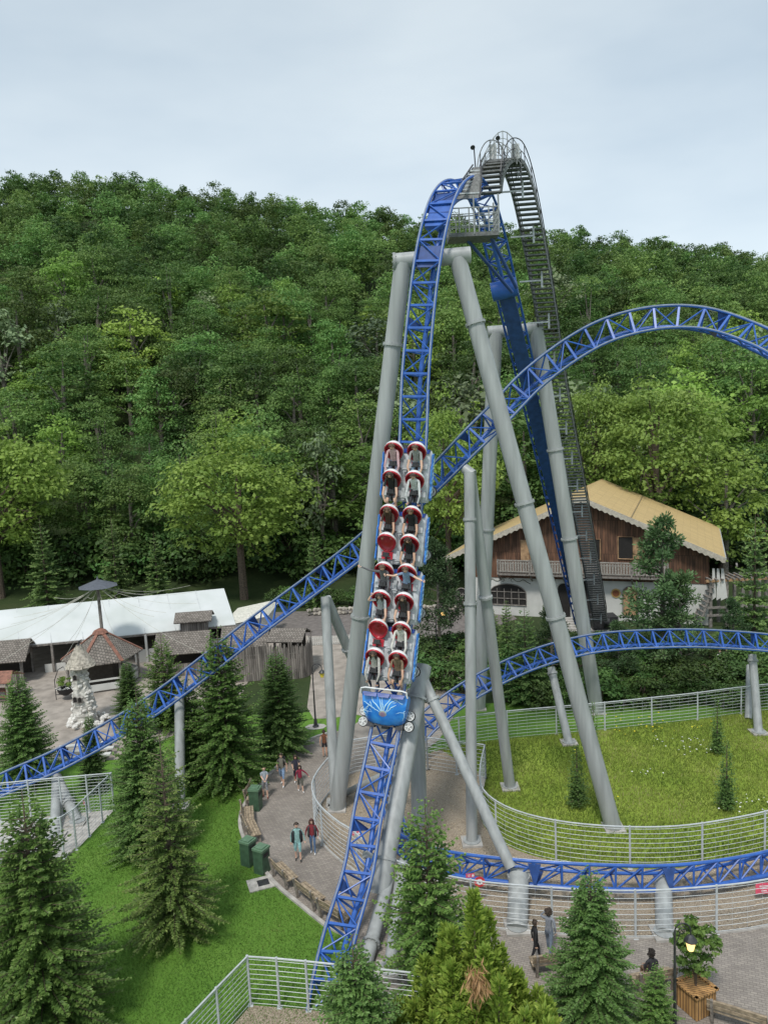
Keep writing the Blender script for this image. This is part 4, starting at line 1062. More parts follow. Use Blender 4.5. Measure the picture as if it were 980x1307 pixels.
mb = MB(); mb.tube([(-1.0, -.42, 1.0), (-.97, -.62, 1.16), (-.8, -.66, 1.18), (.8, -.66, 1.18), (.97, -.62, 1.16), (1.0, -.42, 1.0)], .035, 7); mb.build('grab_rail', WHITEP, nose, True)
mb = MB()
for x0, x1 in ((-.9, -.3), (-.28, .28), (.3, .9)): mb.prism([(x0, -.50, 1.0), (x1, -.50, 1.02), (x1-.06*(x1 > 0), -.34, 1.04), (x0+.06*(x0 < 0), -.34, 1.03)], (0, 0, .07))
mb.build('nose_cowl', mat('navy_panel', (.02, .06, .28), .35), nose)
mb = MB(); mb.box((0, .62, .18), (.42, .16, .20)); mb.box((-.62, .56, .1), (.16, .3, .17)); mb.box((.62, .56, .1), (.16, .3, .17)); mb.box((0, .78, .05), (.16, .1, .12)); mb.build('front_chassis', DARKM, nose)
for sg in (-1, 1):
    c = Vector((sg*1.0, .46, .05)); mb = MB()
    for dy in (-.22, .22):
        mb.lathe([(.05, -.06), (.215, -.06), (.225, .0), (.215, .06), (.05, .06)], c+Vector((0, dy, 0)), 18)
    w_ = mb.build('wheel', BLACK, nose, True); mb = MB()
    for dy in (-.22, .22):
        for k in range(5):
            a = k*1.2566; mb.beam(c+Vector((0, dy, .07)), c+Vector((math.cos(a)*.17, dy+math.sin(a)*.17, .07)), .045, .03)
        mb.lathe([(.05, .055), (.05, .10)], c+Vector((0, dy, 0)), 10); mb.lathe([(.19, .062), (.19, .076), (.155, .076), (.155, .062)], c+Vector((0, dy, 0)), 18)
    mb.build('wheel_hub', mat('wheel_hub', (.62, .62, .60), .4, .2), nose)

# ------------------------------------------------------------------ people
def cmat(c): 
    nm = 'cloth_%02x%02x%02x' % tuple(int(255*x) for x in c); return mat(nm, c, .85, 0, .12, 14, .2)
SKIN = mat('skin', (.66, .42, .31), .55, 0, .05, 8)
SKIN2 = mat('skin_tan', (.55, .33, .23), .55, 0, .05, 8)
def body(name, J, E, mats, hand_dirs=(), face=None, hair=None, hairc=(.05, .035, .025)):
    """J: name->(pos, radius); E: list of (a, b, material index). one skinned surface."""
    names = list(J); ix = {n_: i for i, n_ in enumerate(names)}
    me = bpy.data.meshes.new(name); me.from_pydata([tuple(J[n_][0]) for n_ in names], [(ix[a], ix[b]) for a, b, _ in E], [])
    ob = bpy.data.objects.new(name, me); col.objects.link(ob)
    ob.modifiers.new('s', 'SKIN'); sv = me.skin_vertices[0].data
    for i, n_ in enumerate(names):
        r_ = J[n_][1]; sv[i].radius = r_ if isinstance(r_, tuple) else (r_, r_)
    sv[0].use_root = True
    sb = ob.modifiers.new('u', 'SUBSURF'); sb.levels = 1
    dg = bpy.context.evaluated_depsgraph_get(); m2 = bpy.data.meshes.new_from_object(ob.evaluated_get(dg))
    bpy.data.objects.remove(ob)
    segs = [(Vector(J[a][0]), Vector(J[b][0]), k, J[a][1]) for a, b, k in E]
    v = [x.co.copy() for x in m2.vertices]; f = [list(p.vertices) for p in m2.polygons]; mi = []
    for fc in f:
        c = sum((v[i] for i in fc), Vector())/len(fc); best = 1e9; bk = 0
        for a, b, k, r_ in segs:
            d = b-a; t_ = max(0, min(1, (c-a).dot(d)/max(1e-9, d.length_squared))); q = (c-a-d*t_).length-(r_ if not isinstance(r_, tuple) else max(r_))*.6
            if q < best: best = q; bk = k
        mi.append(bk)
    mb = MB(); mb.v = [tuple(x) for x in v]; mb.f = f; mb.mi = mi
    mb.m = 0
    for p, d, th in hand_dirs:               # five bent fingers each
        p = Vector(p); d = Vector(d).normalized(); th = Vector(th).normalized(); s_ = d.cross(th).normalized()
        for k, l in enumerate((.060, .075, .082, .074)):
            o_ = p+s_*(.030-.020*k)+d*.03; mb.tube([o_, o_+d*l*.5, o_+d*l*.85+th*l*.35], [.0105, .0095, .006], 5)
        o_ = p+s_*.035; mb.tube([o_, o_+s_*.025+d*.02, o_+s_*.03+d*.05+th*.015], [.012, .010, .007], 5)
    if face:
        hc, fw, up = [Vector(x) for x in face]; fw.normalize(); up = (up-fw*up.dot(fw)).normalized(); sx = fw.cross(up)
        mb.add([hc+fw*.088+up*.03, hc+fw*.085-sx*.016-up*.022, hc+fw*.118-up*.02, hc+fw*.085+sx*.016-up*.022], [[0, 1, 2], [0, 2, 3], [1, 3, 2]])
        for sg in (-1, 1):
            mb.tube([hc+sx*.092*sg+up*.02, hc+sx*.098*sg-up*.03-fw*.005], [.018, .010], 6)
        mb.m = len(mats)
        for sg in (-1, 1):
            q = hc+fw*.093+sx*.034*sg+up*.018; mb.box(q, (.011, .006, .006), Matrix((sx, fw, up)).transposed())
        mb.box(hc+fw*.092-up*.048, (.022, .005, .005), Matrix((sx, fw, up)).transposed())
    o = mb.build(name, mats+[mat('features', (.10, .035, .03), .6)], None, True)
    if hair and face:
        hb = MB(); vs = []; seg = 14; rn = 7
        for j in range(rn+1):
            th_ = math.pi*.60*j/rn
            for k in range(seg):
                a = 2*math.pi*k/seg; cf = math.cos(a)
                tt_ = th_*(.5 if cf > .3 else 1.0)
                dr = up*math.cos(tt_)+(fw*cf+sx*math.sin(a))*math.sin(tt_)
                vs.append(hc-fw*.012+up*.015+dr*(.116+.008*math.sin(5*a+j)))
        hb.add(vs, [[j*seg+k, j*seg+(k+1) % seg, (j+1)*seg+(k+1) % seg, (j+1)*seg+k] for j in range(rn) for k in range(seg)])
        if hair == 'long':
            for k in range(9):
                a = R(75)+R(210)*k/8; q = hc+(fw*math.cos(a)+sx*math.sin(a))*.095; hb.tube([q+up*.02, q*1-up*.12-fw*.02, q-up*.28-fw*.03], [.045, .045, .012], 6)
        if hair == 'bun': hb.lathe([(.01, -.05), (.05, -.02), (.05, .03), (.01, .06)], hc+up*.12-fw*.05, 10)
        if hair == 'curly':
            for k in range(40):
                d_ = Vector((rl.gauss(0, 1), rl.gauss(0, 1), rl.gauss(.4, 1))).normalized()
                if d_.dot(fw) > .45 and d_.z < .5: continue
                hb.lathe([(.01, -.04), (.042, 0), (.01, .04)], hc+d_*.125+up*.02, 7)
        hb.build('hair', mat('hair_%d' % int(hairc[0]*1000), hairc, .8, 0, .3, 20), o, True)
    return o
def standing(loc, H, face_az, top, legs, label, hair='short', hairc=(.05, .035, .025), short=True, sleeves='short', skin=None, arms=((.25, .05, .86), (-.25, .05, .86)), elbows=None, stride=.0, shoes=(.7, .7, .7), fat=1., jacket=None, group=None, dress=False, socks=None):
    """faces -Y before turning by face_az"""
    skin = skin or SKIN
    s = stride; J = {}
    J['pel'] = ((0, 0, .95), (.135*fat, .10*fat)); J['sp'] = ((0, -.01, 1.12), (.125*fat, .10*fat)); J['chest'] = ((0, 0, 1.32), (.15*fat, .10)); J['nb'] = ((0, .01, 1.46), .06); J['nk'] = ((0, 0, 1.52), .05)
    J['h1'] = ((0, -.015, 1.60), (.080, .088)); J['h2'] = ((0, -.01, 1.69), (.078, .085)); E = [('pel', 'sp', 1), ('sp', 'chest', 1), ('chest', 'nb', 1), ('nb', 'nk', 0), ('nk', 'h1', 0), ('h1', 'h2', 0)]
    hd = []
    for sg, w_ in ((1, 'l'), (-1, 'r')):
        hx = arms[0] if sg > 0 else arms[1]
        sh_ = Vector((.175*sg, 0, 1.40)); ha = Vector(hx)
        if elbows: el = Vector(elbows[0] if sg > 0 else elbows[1])
        else:
            el = (sh_+ha)/2+Vector((.045*sg, .05, -.02))
        ms = sh_.lerp(el, .55)
        J['s'+w_] = (sh_, .055); J['m'+w_] = (ms, .05); J['e'+w_] = (el, .04); J['w'+w_] = (el.lerp(ha, .86), .027); J['a'+w_] = (ha, (.038, .02))
        ls = 1 if sleeves != 'none' else 0; ll = 1 if sleeves == 'long' else 0
        E += [('nb', 's'+w_, 1), ('s'+w_, 'm'+w_, ls), ('m'+w_, 'e'+w_, ll), ('e'+w_, 'w'+w_, ll), ('w'+w_, 'a'+w_, 0)]
        dr = (ha-el).normalized(); hd.append((ha, dr, Vector((-sg*.7, -.6, 0)) if abs(dr.z) > .5 else Vector((0, 0, -1))))
        fy = -s*sg*.5
        J['hp'+w_] = ((.085*sg, 0, .90), .088*fat); J['th'+w_] = ((.095*sg, fy*.45-.02, .68), .078*fat); J['kn'+w_] = ((.10*sg, fy*.8-.03*abs(s), .49), .055); J['cf'+w_] = ((.10*sg, fy*1.0+.02, .34), .052); J['an'+w_] = ((.10*sg, fy*1.3+.01, .10), .035); J['to'+w_] = ((.115*sg, fy*1.3-.13, .045), (.036, .03))
        lk = 2; lc = 0 if short else 2
        E += [('pel', 'hp'+w_, 2), ('hp'+w_, 'th'+w_, lk), ('th'+w_, 'kn'+w_, lk if not dress else 0), ('kn'+w_, 'cf'+w_, lc), ('cf'+w_, 'an'+w_, 3 if socks else lc), ('an'+w_, 'to'+w_, 3)]
    mats = [skin, cmat(top), cmat(legs), cmat(shoes)]
    o = body('person', J, E, mats, hd, ((0, -.012, 1.655), (0, -1, 0), (0, 0, 1)), hair, hairc)
    o.location = loc; o.scale = (H/1.78,)*3; o.rotation_euler = (0, 0, face_az)
    tag(o, label, 'person', group)
    if jacket:
        mb = MB()                               # open jacket: shell round back and sides
        prof = [(1.44, .15, .10), (1.32, .20, .15), (1.12, .20, .16), (.92, .21, .165)]
        seg = 12; vs = []
        for z, rx, ry in prof:
            for k in range(seg+1):
                a = R(-55)+R(290)*k/seg; vs.append(Vector((rx*fat*math.cos(a), ry*fat*math.sin(a), z)))
        mb.add(vs, [[j*(seg+1)+k, j*(seg+1)+k+1, (j+1)*(seg+1)+k+1, (j+1)*(seg+1)+k] for j in range(3) for k in range(seg)])
        jk = mb.build('jacket', cmat(jacket), o, True); md = jk.modifiers.new('t', 'SOLIDIFY'); md.thickness = .02
    return o
def gz(px, py): return G(px, py)
C = (
 dict(p=(339, 1018), H=1.72, az=R(12), top=(.33, .38, .42), legs=(.30, .31, .33), label='bald man in grey-blue shirt and grey shorts by the green bin, hands together', hair=None, arms=((.06, -.26, 1.08), (-.04, -.27, 1.08)), stride=.25, shoes=(.25, .08, .06)),
 dict(p=(361, 1003), H=1.84, az=R(-8), top=(.17, .16, .13), legs=(.22, .32, .48), label='bearded man in olive top and light denim shorts with black backpack straps', hair='short', stride=.35, shoes=(.75, .75, .75), fat=1.1, bag=1),
 dict(p=(379, 1001), H=1.66, az=R(8), top=(.03, .03, .05), legs=(.04, .04, .06), label='dark haired woman in navy top walking just behind the child in maroon', hair='long', stride=.3, shoes=(.75, .75, .75), arms=((.14, -.22, 1.1), (-.16, -.2, 1.05)), skin=1),
 dict(p=(384, 1011), H=1.50, az=R(20), top=(.25, .02, .05), legs=(.10, .10, .08), label='child in maroon hooded jacket and dark shorts with one arm stretched out', hair='long', sleeves='long', stride=.3, shoes=(.75, .75, .75), arms=((.52, -.12, 1.0), (-.25, 0, .88))),
 dict(p=(415, 967), H=1.68, az=R(185), top=(.17, .065, .03), legs=(.02, .02, .025), label='person in brown top and black skirt seen from behind near the lamp post', hair='bun', sleeves='none', shoes=(.7, .7, .7), skin=1, dress=True),
 dict(p=(381, 1099), H=1.82, az=R(6), top=(.26, .44, .42), legs=(.30, .55, .55), label='man in open black jacket, mint shirt and turquoise shorts holding hands', hair='short', stride=.12, shoes=(.04, .04, .04), fat=1.12, jacket=(.025, .025, .03), sleeves='long', arms=((.33, -.03, .92), (-.27, .02, .88))),
 dict(p=(400, 1090), H=1.68, az=R(-4), top=(.22, .03, .04), legs=(.10, .17, .30), label='long haired woman in dark red top, blue jeans and open black cardigan', hair='long', hairc=(.09, .04, .03), short=False, stride=.15, shoes=(.75, .75, .75), jacket=(.05, .05, .055), sleeves='long', arms=((.27, 0, .88), (-.33, -.03, .94))),
 dict(p=(684, 1230), H=1.66, az=R(95), top=(.018, .018, .02), legs=(.02, .02, .025), label='woman all in black with white shoes and tied hair walking beside the fence', hair='bun', short=False, sleeves='long', stride=.35, shoes=(.8, .8, .8)),
 dict(p=(701, 1218), H=1.74, az=R(150), top=(.24, .26, .30), legs=(.16, .20, .26), label='person with dark curly hair in grey top, hand at the head', hair='curly', short=False, sleeves='long', stride=.3, shoes=(.05, .05, .05), arms=((.12, -.14, 1.62), (-.25, 0, .88)), elbows=((.34, -.10, 1.38), (-.26, .05, 1.14))),
 dict(p=(828, 758), H=1.7, az=R(10), top=(.62, .52, .08), legs=(.05, .05, .06), label='person in yellow top standing by the steps right of the chalet', hair='short', pz=.9),
 dict(p=(918, 858), H=1.7, az=R(30), top=(.7, .7, .7), legs=(.2, .2, .22), label='far visitor in white top behind the meadow fence near right edge', hair='short'),
 dict(p=(927, 857), H=1.75, az=R(-20), top=(.03, .03, .035), legs=(.06, .06, .07), label='far visitor in black beside the one in white near the right edge', hair='short'),
 dict(p=(781, 856), H=1.7, az=R(10), top=(.5, .6, .7), legs=(.2, .25, .35), label='far visitor in pale blue shirt by the shrubs before the chalet', hair='short'),
)
for c in C:
    kw = {k: v for k, v in c.items() if k not in ('p', 'H', 'az', 'bag', 'skip', 'pz')}
    if kw.get('skin'): kw['skin'] = SKIN2
    loc = gz(*c['p']) if c['p'][1] > 800 else G(893, 775)
    label = kw.pop('label'); top = kw.pop('top'); legs = kw.pop('legs')
    o = standing(loc, c['H'], c['az'], top, legs, label, **kw)
    if c.get('bag'):
        mb = MB()
        for sg in (-1, 1): mb.tube([(sg*.12, .1, 1.47), (sg*.13, -.06, 1.46), (sg*.14, -.135, 1.3), (sg*.16, -.06, 1.12)], .022, 6)
        mb.box((0, .19, 1.28), (.15, .08, .21)); mb.build('backpack', BLACK, o, True)
# riders
riders = [ # car, row(0 rear/top,1 front), screen side (L/R), shirt, trousers, hair, pose, label
 (3, 0, 'L', (.55, .36, .38), (.2, .22, .3), 'short', 0, 'rider in pink top in the left seat of the topmost row'),
 (3, 0, 'R', (.30, .30, .30), (.25, .35, .45), 'short', 0, 'rider in grey top in the right seat of the topmost row'),
 (3, 1, 'L', (.02, .02, .02), (.4, .28, .2), 'long', 0, 'long haired rider in black in the left seat of the second row from the top'),
 (3, 1, 'R', (.55, .56, .57), (.05, .05, .06), 'short', 0, 'rider in white shirt in the right seat of the second row from the top'),
 (2, 0, 'L', (.06, .03, .02), (.03, .03, .03), 'long', 0, 'rider in dark brown top in the left seat of the third row from the top'),
 (2, 0, 'R', (.015, .015, .018), (.03, .03, .03), 'short', 0, 'rider in black shirt in the right seat of the third row from the top'),
 (2, 1, 'R', (.015, .015, .018), (.35, .2, .15), 'long', 0, 'rider in black beside the empty seat of the fourth row from the top'),
 (1, 0, 'L', (.12, .12, .13), (.05, .05, .06), 'short', 1, 'rider in dark grey stretching one arm out to the left'),
 (1, 0, 'R', (.20, .28, .42), (.06, .06, .07), 'short', 2, 'rider in blue shirt with both arms spread in the fifth row from the top'),
 (1, 1, 'L', (.36, .38, .40), (.42, .5, .6), 'long', 3, 'rider in light grey with a hand at the head, sixth row from the top'),
 (1, 1, 'R', (.05, .04, .04), (.03, .03, .03), 'long', 0, 'rider in dark top in the right seat of the sixth row from the top'),
 (0, 0, 'R', (.58, .56, .52), (.4, .3, .25), 'short', 0, 'rider in cream top beside the empty seat of the seventh row from the top'),
 (0, 1, 'L', (.45, .43, .40), (.04, .04, .05), 'long', 0, 'front row rider in pale patterned top in the left seat'),
 (0, 1, 'R', (.20, .14, .09), (.5, .32, .25), 'short', 0, 'front row rider in brown top with bare knees in the right seat'),
]
for car, row, sd_, shirt, trs, hr, pose, lab in riders:
    x0 = .50 if sd_ == 'L' else -.50; y0 = -.62 if row == 0 else .57
    hip = Vector((x0, y0+.06, 1.08))
    def Q(x, t_, c_): return hip+SX*x+TAU*t_+CH*c_
    J = {'pel': (Q(0, 0, 0), (.13, .10)), 'sp': (Q(0, .2, 0), (.125, .10)), 'chest': (Q(0, .40, .02), (.15, .10)), 'nb': (Q(0, .53, .03), .06), 'nk': (Q(0, .585, .045), .052), 'h1': (Q(0, .66, .12), (.085, .092)), 'h2': (Q(0, .75, .15), (.083, .088))}
    E = [('pel', 'sp', 1), ('sp', 'chest', 1), ('chest', 'nb', 1), ('nb', 'nk', 0), ('nk', 'h1', 0), ('h1', 'h2', 0)]; hd = []
    for sg, w_ in ((1, 'l'), (-1, 'r')):
        sh_ = Q(.175*sg, .46, .03); el = hip+Vector((.25*sg, .22, .30)); ha = hip+Vector((.17*sg, .50, .22))
        if pose == 1 and sg == 1: el = sh_+Vector((.30, -.02, .12)); ha = sh_+Vector((.60, -.12, .22))
        if pose == 2: el = sh_+Vector((.24*sg, .12, .12)); ha = sh_+Vector((.47*sg, .10 if sg > 0 else .2, .22))
        if pose == 3 and sg == 1: el = sh_+Vector((.22, .05, .12)); ha = sh_+Vector((.08, -.18, .24))
        J['s'+w_] = (sh_, .056); J['m'+w_] = (sh_.lerp(el, .5), .05); J['e'+w_] = (el, .042); J['w'+w_] = (el.lerp(ha, .85), .03); J['a'+w_] = (ha, (.04, .025))
        if pose == 0: j_ = rl.uniform(-.05, .05); el = el+Vector((.05*sg+j_, rl.uniform(-.05, .05), .02)); ha = ha+Vector((j_*2, rl.uniform(-.08, .08), rl.uniform(-.03, .1)))
        lg = 1 if shirt[0] > .4 or pose in (1,) else 0
        E += [('nb', 's'+w_, 1), ('s'+w_, 'm'+w_, 1), ('m'+w_, 'e'+w_, lg), ('e'+w_, 'w'+w_, lg if pose != 1 else 1), ('w'+w_, 'a'+w_, 0)]
        hd.append((ha, (ha-el), Vector((0, .3, -1))))
        hp = hip+Vector((.10*sg, .05, -.02)); kn = hip+Vector((.15*sg, .47, .06)); an = hip+Vector((.14*sg, .66, -.28)); to = an+Vector((0, .16, -.02))
        J['hp'+w_] = (hp, .085); J['th'+w_] = (hp.lerp(kn, .6), .078); J['kn'+w_] = (kn, .062); J['cf'+w_] = (kn.lerp(an, .4), .055); J['an'+w_] = (an, .038); J['to'+w_] = (to, .036)
        bare = 0 if trs[0] > .3 else 2
        E += [('pel', 'hp'+w_, 2 if bare else 3), ('hp'+w_, 'th'+w_, 2 if bare else 3), ('th'+w_, 'kn'+w_, bare), ('kn'+w_, 'cf'+w_, bare), ('cf'+w_, 'an'+w_, bare), ('an'+w_, 'to'+w_, 3)]
    o = body('person', J, E, [SKIN if car % 2 else SKIN2, cmat(shirt), cmat(trs), cmat((.08, .08, .09))], hd, (Q(0, .71, .135), (CH-TAU*.1), TAU), hr, (.06, .04, .03) if row else (.12, .075, .05))
    o.matrix_world = CARS[car] @ Matrix.Translation(hip) @ Matrix.Diagonal((1.22, 1.1, 1.1, 1)) @ Matrix.Translation(-hip); tag(o, lab, 'person')

# ------------------------------------------------------------------ chalet
AL = R(22); CU = Vector((math.cos(AL), -math.sin(AL), 0)); CV = Vector((math.sin(AL), math.cos(AL), 0))
ap = P(741, 634, 68.6); CO = Vector((ap.x, ap.y, 0))+CV*1.2; ZR = ap.z; SL = .445
ch = empty('chalet', CO, 'two storey alpine chalet, white below and dark boards above, with a broad straw coloured roof', 'chalet', None, -AL)
def W(px, py, yl=0.):                     # pixel -> (x, z) on a plane parallel to the gable wall
    r_ = ray(px, py); t_ = ((CO+CV*yl-CAM).dot(CV))/r_.dot(CV); q = CAM+r_*t_-CO
    return q.dot(CU), q.z
def boards(name, c1, c2, w_=.22):
    m, nt, b = new_mat(name); N = nt.nodes; L = nt.links; tc = N.new('ShaderNodeTexCoord')
    br = N.new('ShaderNodeTexBrick'); br.offset = .37; br.inputs['Brick Width'].default_value = w_; br.inputs['Row Height'].default_value = 3.1; br.inputs['Mortar Size'].default_value = .014; br.inputs['Scale'].default_value = 1
    sx_ = N.new('ShaderNodeSeparateXYZ'); cb = N.new('ShaderNodeCombineXYZ'); ad = N.new('ShaderNodeMath'); ad.operation = 'ADD'
    L.new(tc.outputs['Object'], sx_.inputs[0]); L.new(sx_.outputs['X'], ad.inputs[0]); L.new(sx_.outputs['Y'], ad.inputs[1]); L.new(ad.outputs[0], cb.inputs['X']); L.new(sx_.outputs['Z'], cb.inputs['Y']); L.new(cb.outputs[0], br.inputs['Vector'])
    br.inputs['Color1'].default_value = (*c1, 1); br.inputs['Color2'].default_value = (*c2, 1); br.inputs['Mortar'].default_value = (.03, .018, .012, 1)
    nz = N.new('ShaderNodeTexNoise'); nz.inputs['Scale'].default_value = 1.6; nz.inputs['Detail'].default_value = 7
    mp = N.new('ShaderNodeMapping'); mp.inputs['Scale'].default_value = (3, 3, .4); L.new(tc.outputs['Object'], mp.inputs[0]); L.new(mp.outputs[0], nz.inputs['Vector'])
    mr = N.new('ShaderNodeMapRange'); mr.inputs['From Min'].default_value = .3; mr.inputs['From Max'].default_value = .7; mr.inputs['To Min'].default_value = .45; mr.inputs['To Max'].default_value = 1.45; L.new(nz.outputs['Fac'], mr.inputs[0])
    vm = N.new('ShaderNodeVectorMath'); vm.operation = 'SCALE'; L.new(br.outputs['Color'], vm.inputs[0]); L.new(mr.outputs[0], vm.inputs['Scale']); L.new(vm.outputs[0], b.inputs['Base Color']); b.inputs['Roughness'].default_value = .8
    return m
BOARD = boards('brown_boards', (.155, .075, .042), (.10, .052, .032)); GBOARD = boards('grey_boards', (.26, .235, .21), (.17, .15, .135), .18)
def shingles(name, c1, c2, mo, bw=.22, rh=.20):
    m, nt, b = new_mat(name); N = nt.nodes; L = nt.links; tc = N.new('ShaderNodeTexCoord')
    br = N.new('ShaderNodeTexBrick'); br.inputs['Brick Width'].default_value = bw; br.inputs['Row Height'].default_value = rh; br.inputs['Mortar Size'].default_value = .02; br.inputs['Scale'].default_value = 1
    L.new(tc.outputs['Object'], br.inputs['Vector']); br.inputs['Color1'].default_value = (*c1, 1); br.inputs['Color2'].default_value = (*c2, 1); br.inputs['Mortar'].default_value = (*mo, 1)
    L.new(br.outputs['Color'], b.inputs['Base Color']); b.inputs['Roughness'].default_value = .85; return m
SHING = shingles('wood_shingles', (.25, .22, .19), (.15, .13, .11), (.05, .045, .04))
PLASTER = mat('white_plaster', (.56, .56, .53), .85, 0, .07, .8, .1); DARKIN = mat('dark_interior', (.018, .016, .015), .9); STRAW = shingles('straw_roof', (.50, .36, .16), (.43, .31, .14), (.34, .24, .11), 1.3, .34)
TIMB = mat('pale_timber', (.38, .24, .13), .75, 0, .2, 3); GREYT = mat('grey_timber', (.22, .20, .18), .85, 0, .25, 5)
ZL = W(700, 739)[1]; HW = 10.6; DP = 16.
MB().box((0, DP/2, ZL/2), (HW, DP/2, ZL/2)).build('lower_wall', PLASTER, ch)
mb = MB(); zt = ZR-.35-SL*HW
mb.prism([(-HW-.06, -.06, ZL), (HW+.06, -.06, ZL), (HW+.06, -.06, zt), (0, -.06, ZR-.35), (-HW-.06, -.06, zt)], (0, DP, 0)); mb.build('upper_wall', BOARD, ch)
for sg in (-1, 1):
    mb = MB(); XE = 13.2 if sg < 0 else 11.9; x1 = sg*XE; z1 = ZR-SL*XE
    mb.prism([(0, -1.2, ZR), (x1, -1.2, z1), (x1, -1.2, z1-.22), (0, -1.2, ZR-.22)], (0, DP+1.6, 0)); rf = mb.build('roof', STRAW, ch)
    mb = MB(); nb = 52
    pts_t = [(0, -1.24, ZR+.02), (x1, -1.24, z1+.02)]
    lo = []
    for k in range(nb+1):
        x = x1*(1-k/nb); lo.append((x, -1.24, ZR-SL*abs(x)-.42-(.13 if k % 2 else 0)))
    mb.prism(pts_t+lo, (0, .04, 0)); mb.build('bargeboard', mat('barge', (.45, .41, .34), .7), ch)
    mb = MB(); mb.beam((x1+.02*sg, -1.2, z1-.12), (x1+.02*sg, DP+.4, z1-.12), .12, .18); mb.build('gutter', GALV, ch)
    if sg > 0:
        MB().beam((4.3, -1.15, ZR-SL*4.3+.035), (4.3, DP+.3, ZR-SL*4.3+.035), .09, .05).build('roof_seam', mat('seam', (.22, .17, .09), .8), ch)
    for k in range(9):
        x = sg*(1.2+1.45*k)
        mb = MB(); mb.beam((x, -1.1, ZR-SL*abs(x)-.31), (x, -.07, ZR-SL*abs(x)-.31), .14, .14); mb.build('rafter', GREYT, ch)
def opening(x0, y0, x1, y1, m, name, yl=-.10, th=.03, arch=False, label=None, frame=None):
    a = W(x0, y1); b = W(x1, y0); xa, xb = sorted((a[0], b[0])); za, zb = sorted((a[1], b[1])); mb = MB()
    if arch:
        hh = (xb-xa)/2; c_ = (xa+xb)/2; ah = min(hh, (zb-za)*.45)
        p_ = [(xa, yl, za), (xb, yl, za)]+[(c_+hh*math.cos(math.pi*k/12), yl, zb-ah+ah*math.sin(math.pi*k/12)) for k in range(13)]
    else: p_ = [(xa, yl, za), (xb, yl, za), (xb, yl, zb), (xa, yl, zb)]
    mb.prism(p_, (0, th, 0)); o = mb.build(name, m, ch)
    if frame:
        mb = MB(); mb.tube([Vector(q)+Vector((0, -.03, 0)) for q in p_+[p_[0]]], .055, 4); mb.build('frame', frame, o)
    return o, (xa, xb, za, zb)
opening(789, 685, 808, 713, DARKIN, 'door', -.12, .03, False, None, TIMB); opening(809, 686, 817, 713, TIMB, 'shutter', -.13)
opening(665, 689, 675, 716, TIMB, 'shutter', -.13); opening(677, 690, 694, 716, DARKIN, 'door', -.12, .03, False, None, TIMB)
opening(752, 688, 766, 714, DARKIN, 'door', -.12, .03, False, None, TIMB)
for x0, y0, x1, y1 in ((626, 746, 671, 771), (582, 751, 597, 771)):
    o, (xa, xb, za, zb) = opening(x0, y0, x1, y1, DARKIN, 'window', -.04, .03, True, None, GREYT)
    mb = MB()
    for k in range(1, 5): mb.beam((xa+(xb-xa)*k/5, -.08, za), (xa+(xb-xa)*k/5, -.08, zb-.45), .07, .04, Vector((0, 1, 0)))
    for k in range(1, 3): mb.beam((xa, -.085, za+(zb-za)*k/3.2), (xb, -.085, za+(zb-za)*k/3.2), .05, .07)
    mb.build('glazing_bars', GREYT, o)
    if x1 > 650:
        mb = MB()
        for sg in (-1, 1):
            c_ = (xa+xb)/2; q = [Vector((c_+sg*(.1+.35*k), -.03, zb+.50-.05*k+.16*math.sin(k*1.9))) for k in range(7)]; mb.tube(smooth_path(q, .12), .035, 4)
            mb.tube([Vector((c_+sg*(.5+.18*math.cos(a*.5)), -.03, zb+.36+.16*math.sin(a*.5))) for a in range(11)], .025, 4)
        mb.build('painted_scroll', mat('scroll_paint', (.16, .17, .13), .8), ch)
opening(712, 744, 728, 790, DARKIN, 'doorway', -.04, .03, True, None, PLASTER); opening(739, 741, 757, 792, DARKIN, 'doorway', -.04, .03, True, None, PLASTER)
o, _ = opening(795, 749, 814, 786, TIMB, 'arched_door', -.06, .05, True, None, GREYT)
x_, z_ = W(786, 757); M9 = Matrix.Rotation(math.pi/2, 3, 'X')
mb = MB(); mb.lathe([(.44, -.03), (.44, .03)], (x_, -.05, z_), 8, M9); em = mb.build('wall_emblem', mat('emblem_gold', (.50, .33, .12), .6), ch)
mb = MB(); mb.lathe([(.30, -.02), (.30, .02)], (x_, -.10, z_), 18, M9); mb.build('emblem_disc', mat('emblem_brown', (.20, .07, .03), .6), em)
# balcony
xa, zt_ = W(635, 715, -1.1); xb, _ = W(852, 712, -1.1); zb_ = W(740, 735, -1.1)[1]
bl = MB().box(((xa+xb)/2, -.62, zb_-.08), ((xb-xa)/2, .55, .08)).build('balcony', GREYT, ch)
mb = MB(); mb.beam((xa, -1.12, zt_), (xb, -1.12, zt_), .12, .10); mb.beam((xa, -1.12, zb_+.22), (xb, -1.12, zb_+.22), .08, .08); mb.beam((xa, -1.12, zt_-.28), (xb, -1.12, zt_-.28), .06, .06)
n = int((xb-xa)/.24)
for k in range(n+1):
    x = xa+(xb-xa)*k/n; mb.box((x, -1.12, (zt_+zb_)/2+.02), (.085, .02, (zt_-zb_)/2-.12))
mb.build('balustrade', mat('balustrade', (.30, .28, .25), .85, 0, .2, 8), bl)
for k in range(6):
    x = xa+(xb-xa)*k/5; MB().box((x, -1.14, (zt_+zb_)/2), (.08, .08, (zt_-zb_)/2+.1)).build('balcony_post', GREYT, bl)
    mb = MB(); mb.beam((x, -1.0, zb_-.18), (x, -.07, zb_-.85), .12, .12); mb.build('bracket', GREYT, bl)
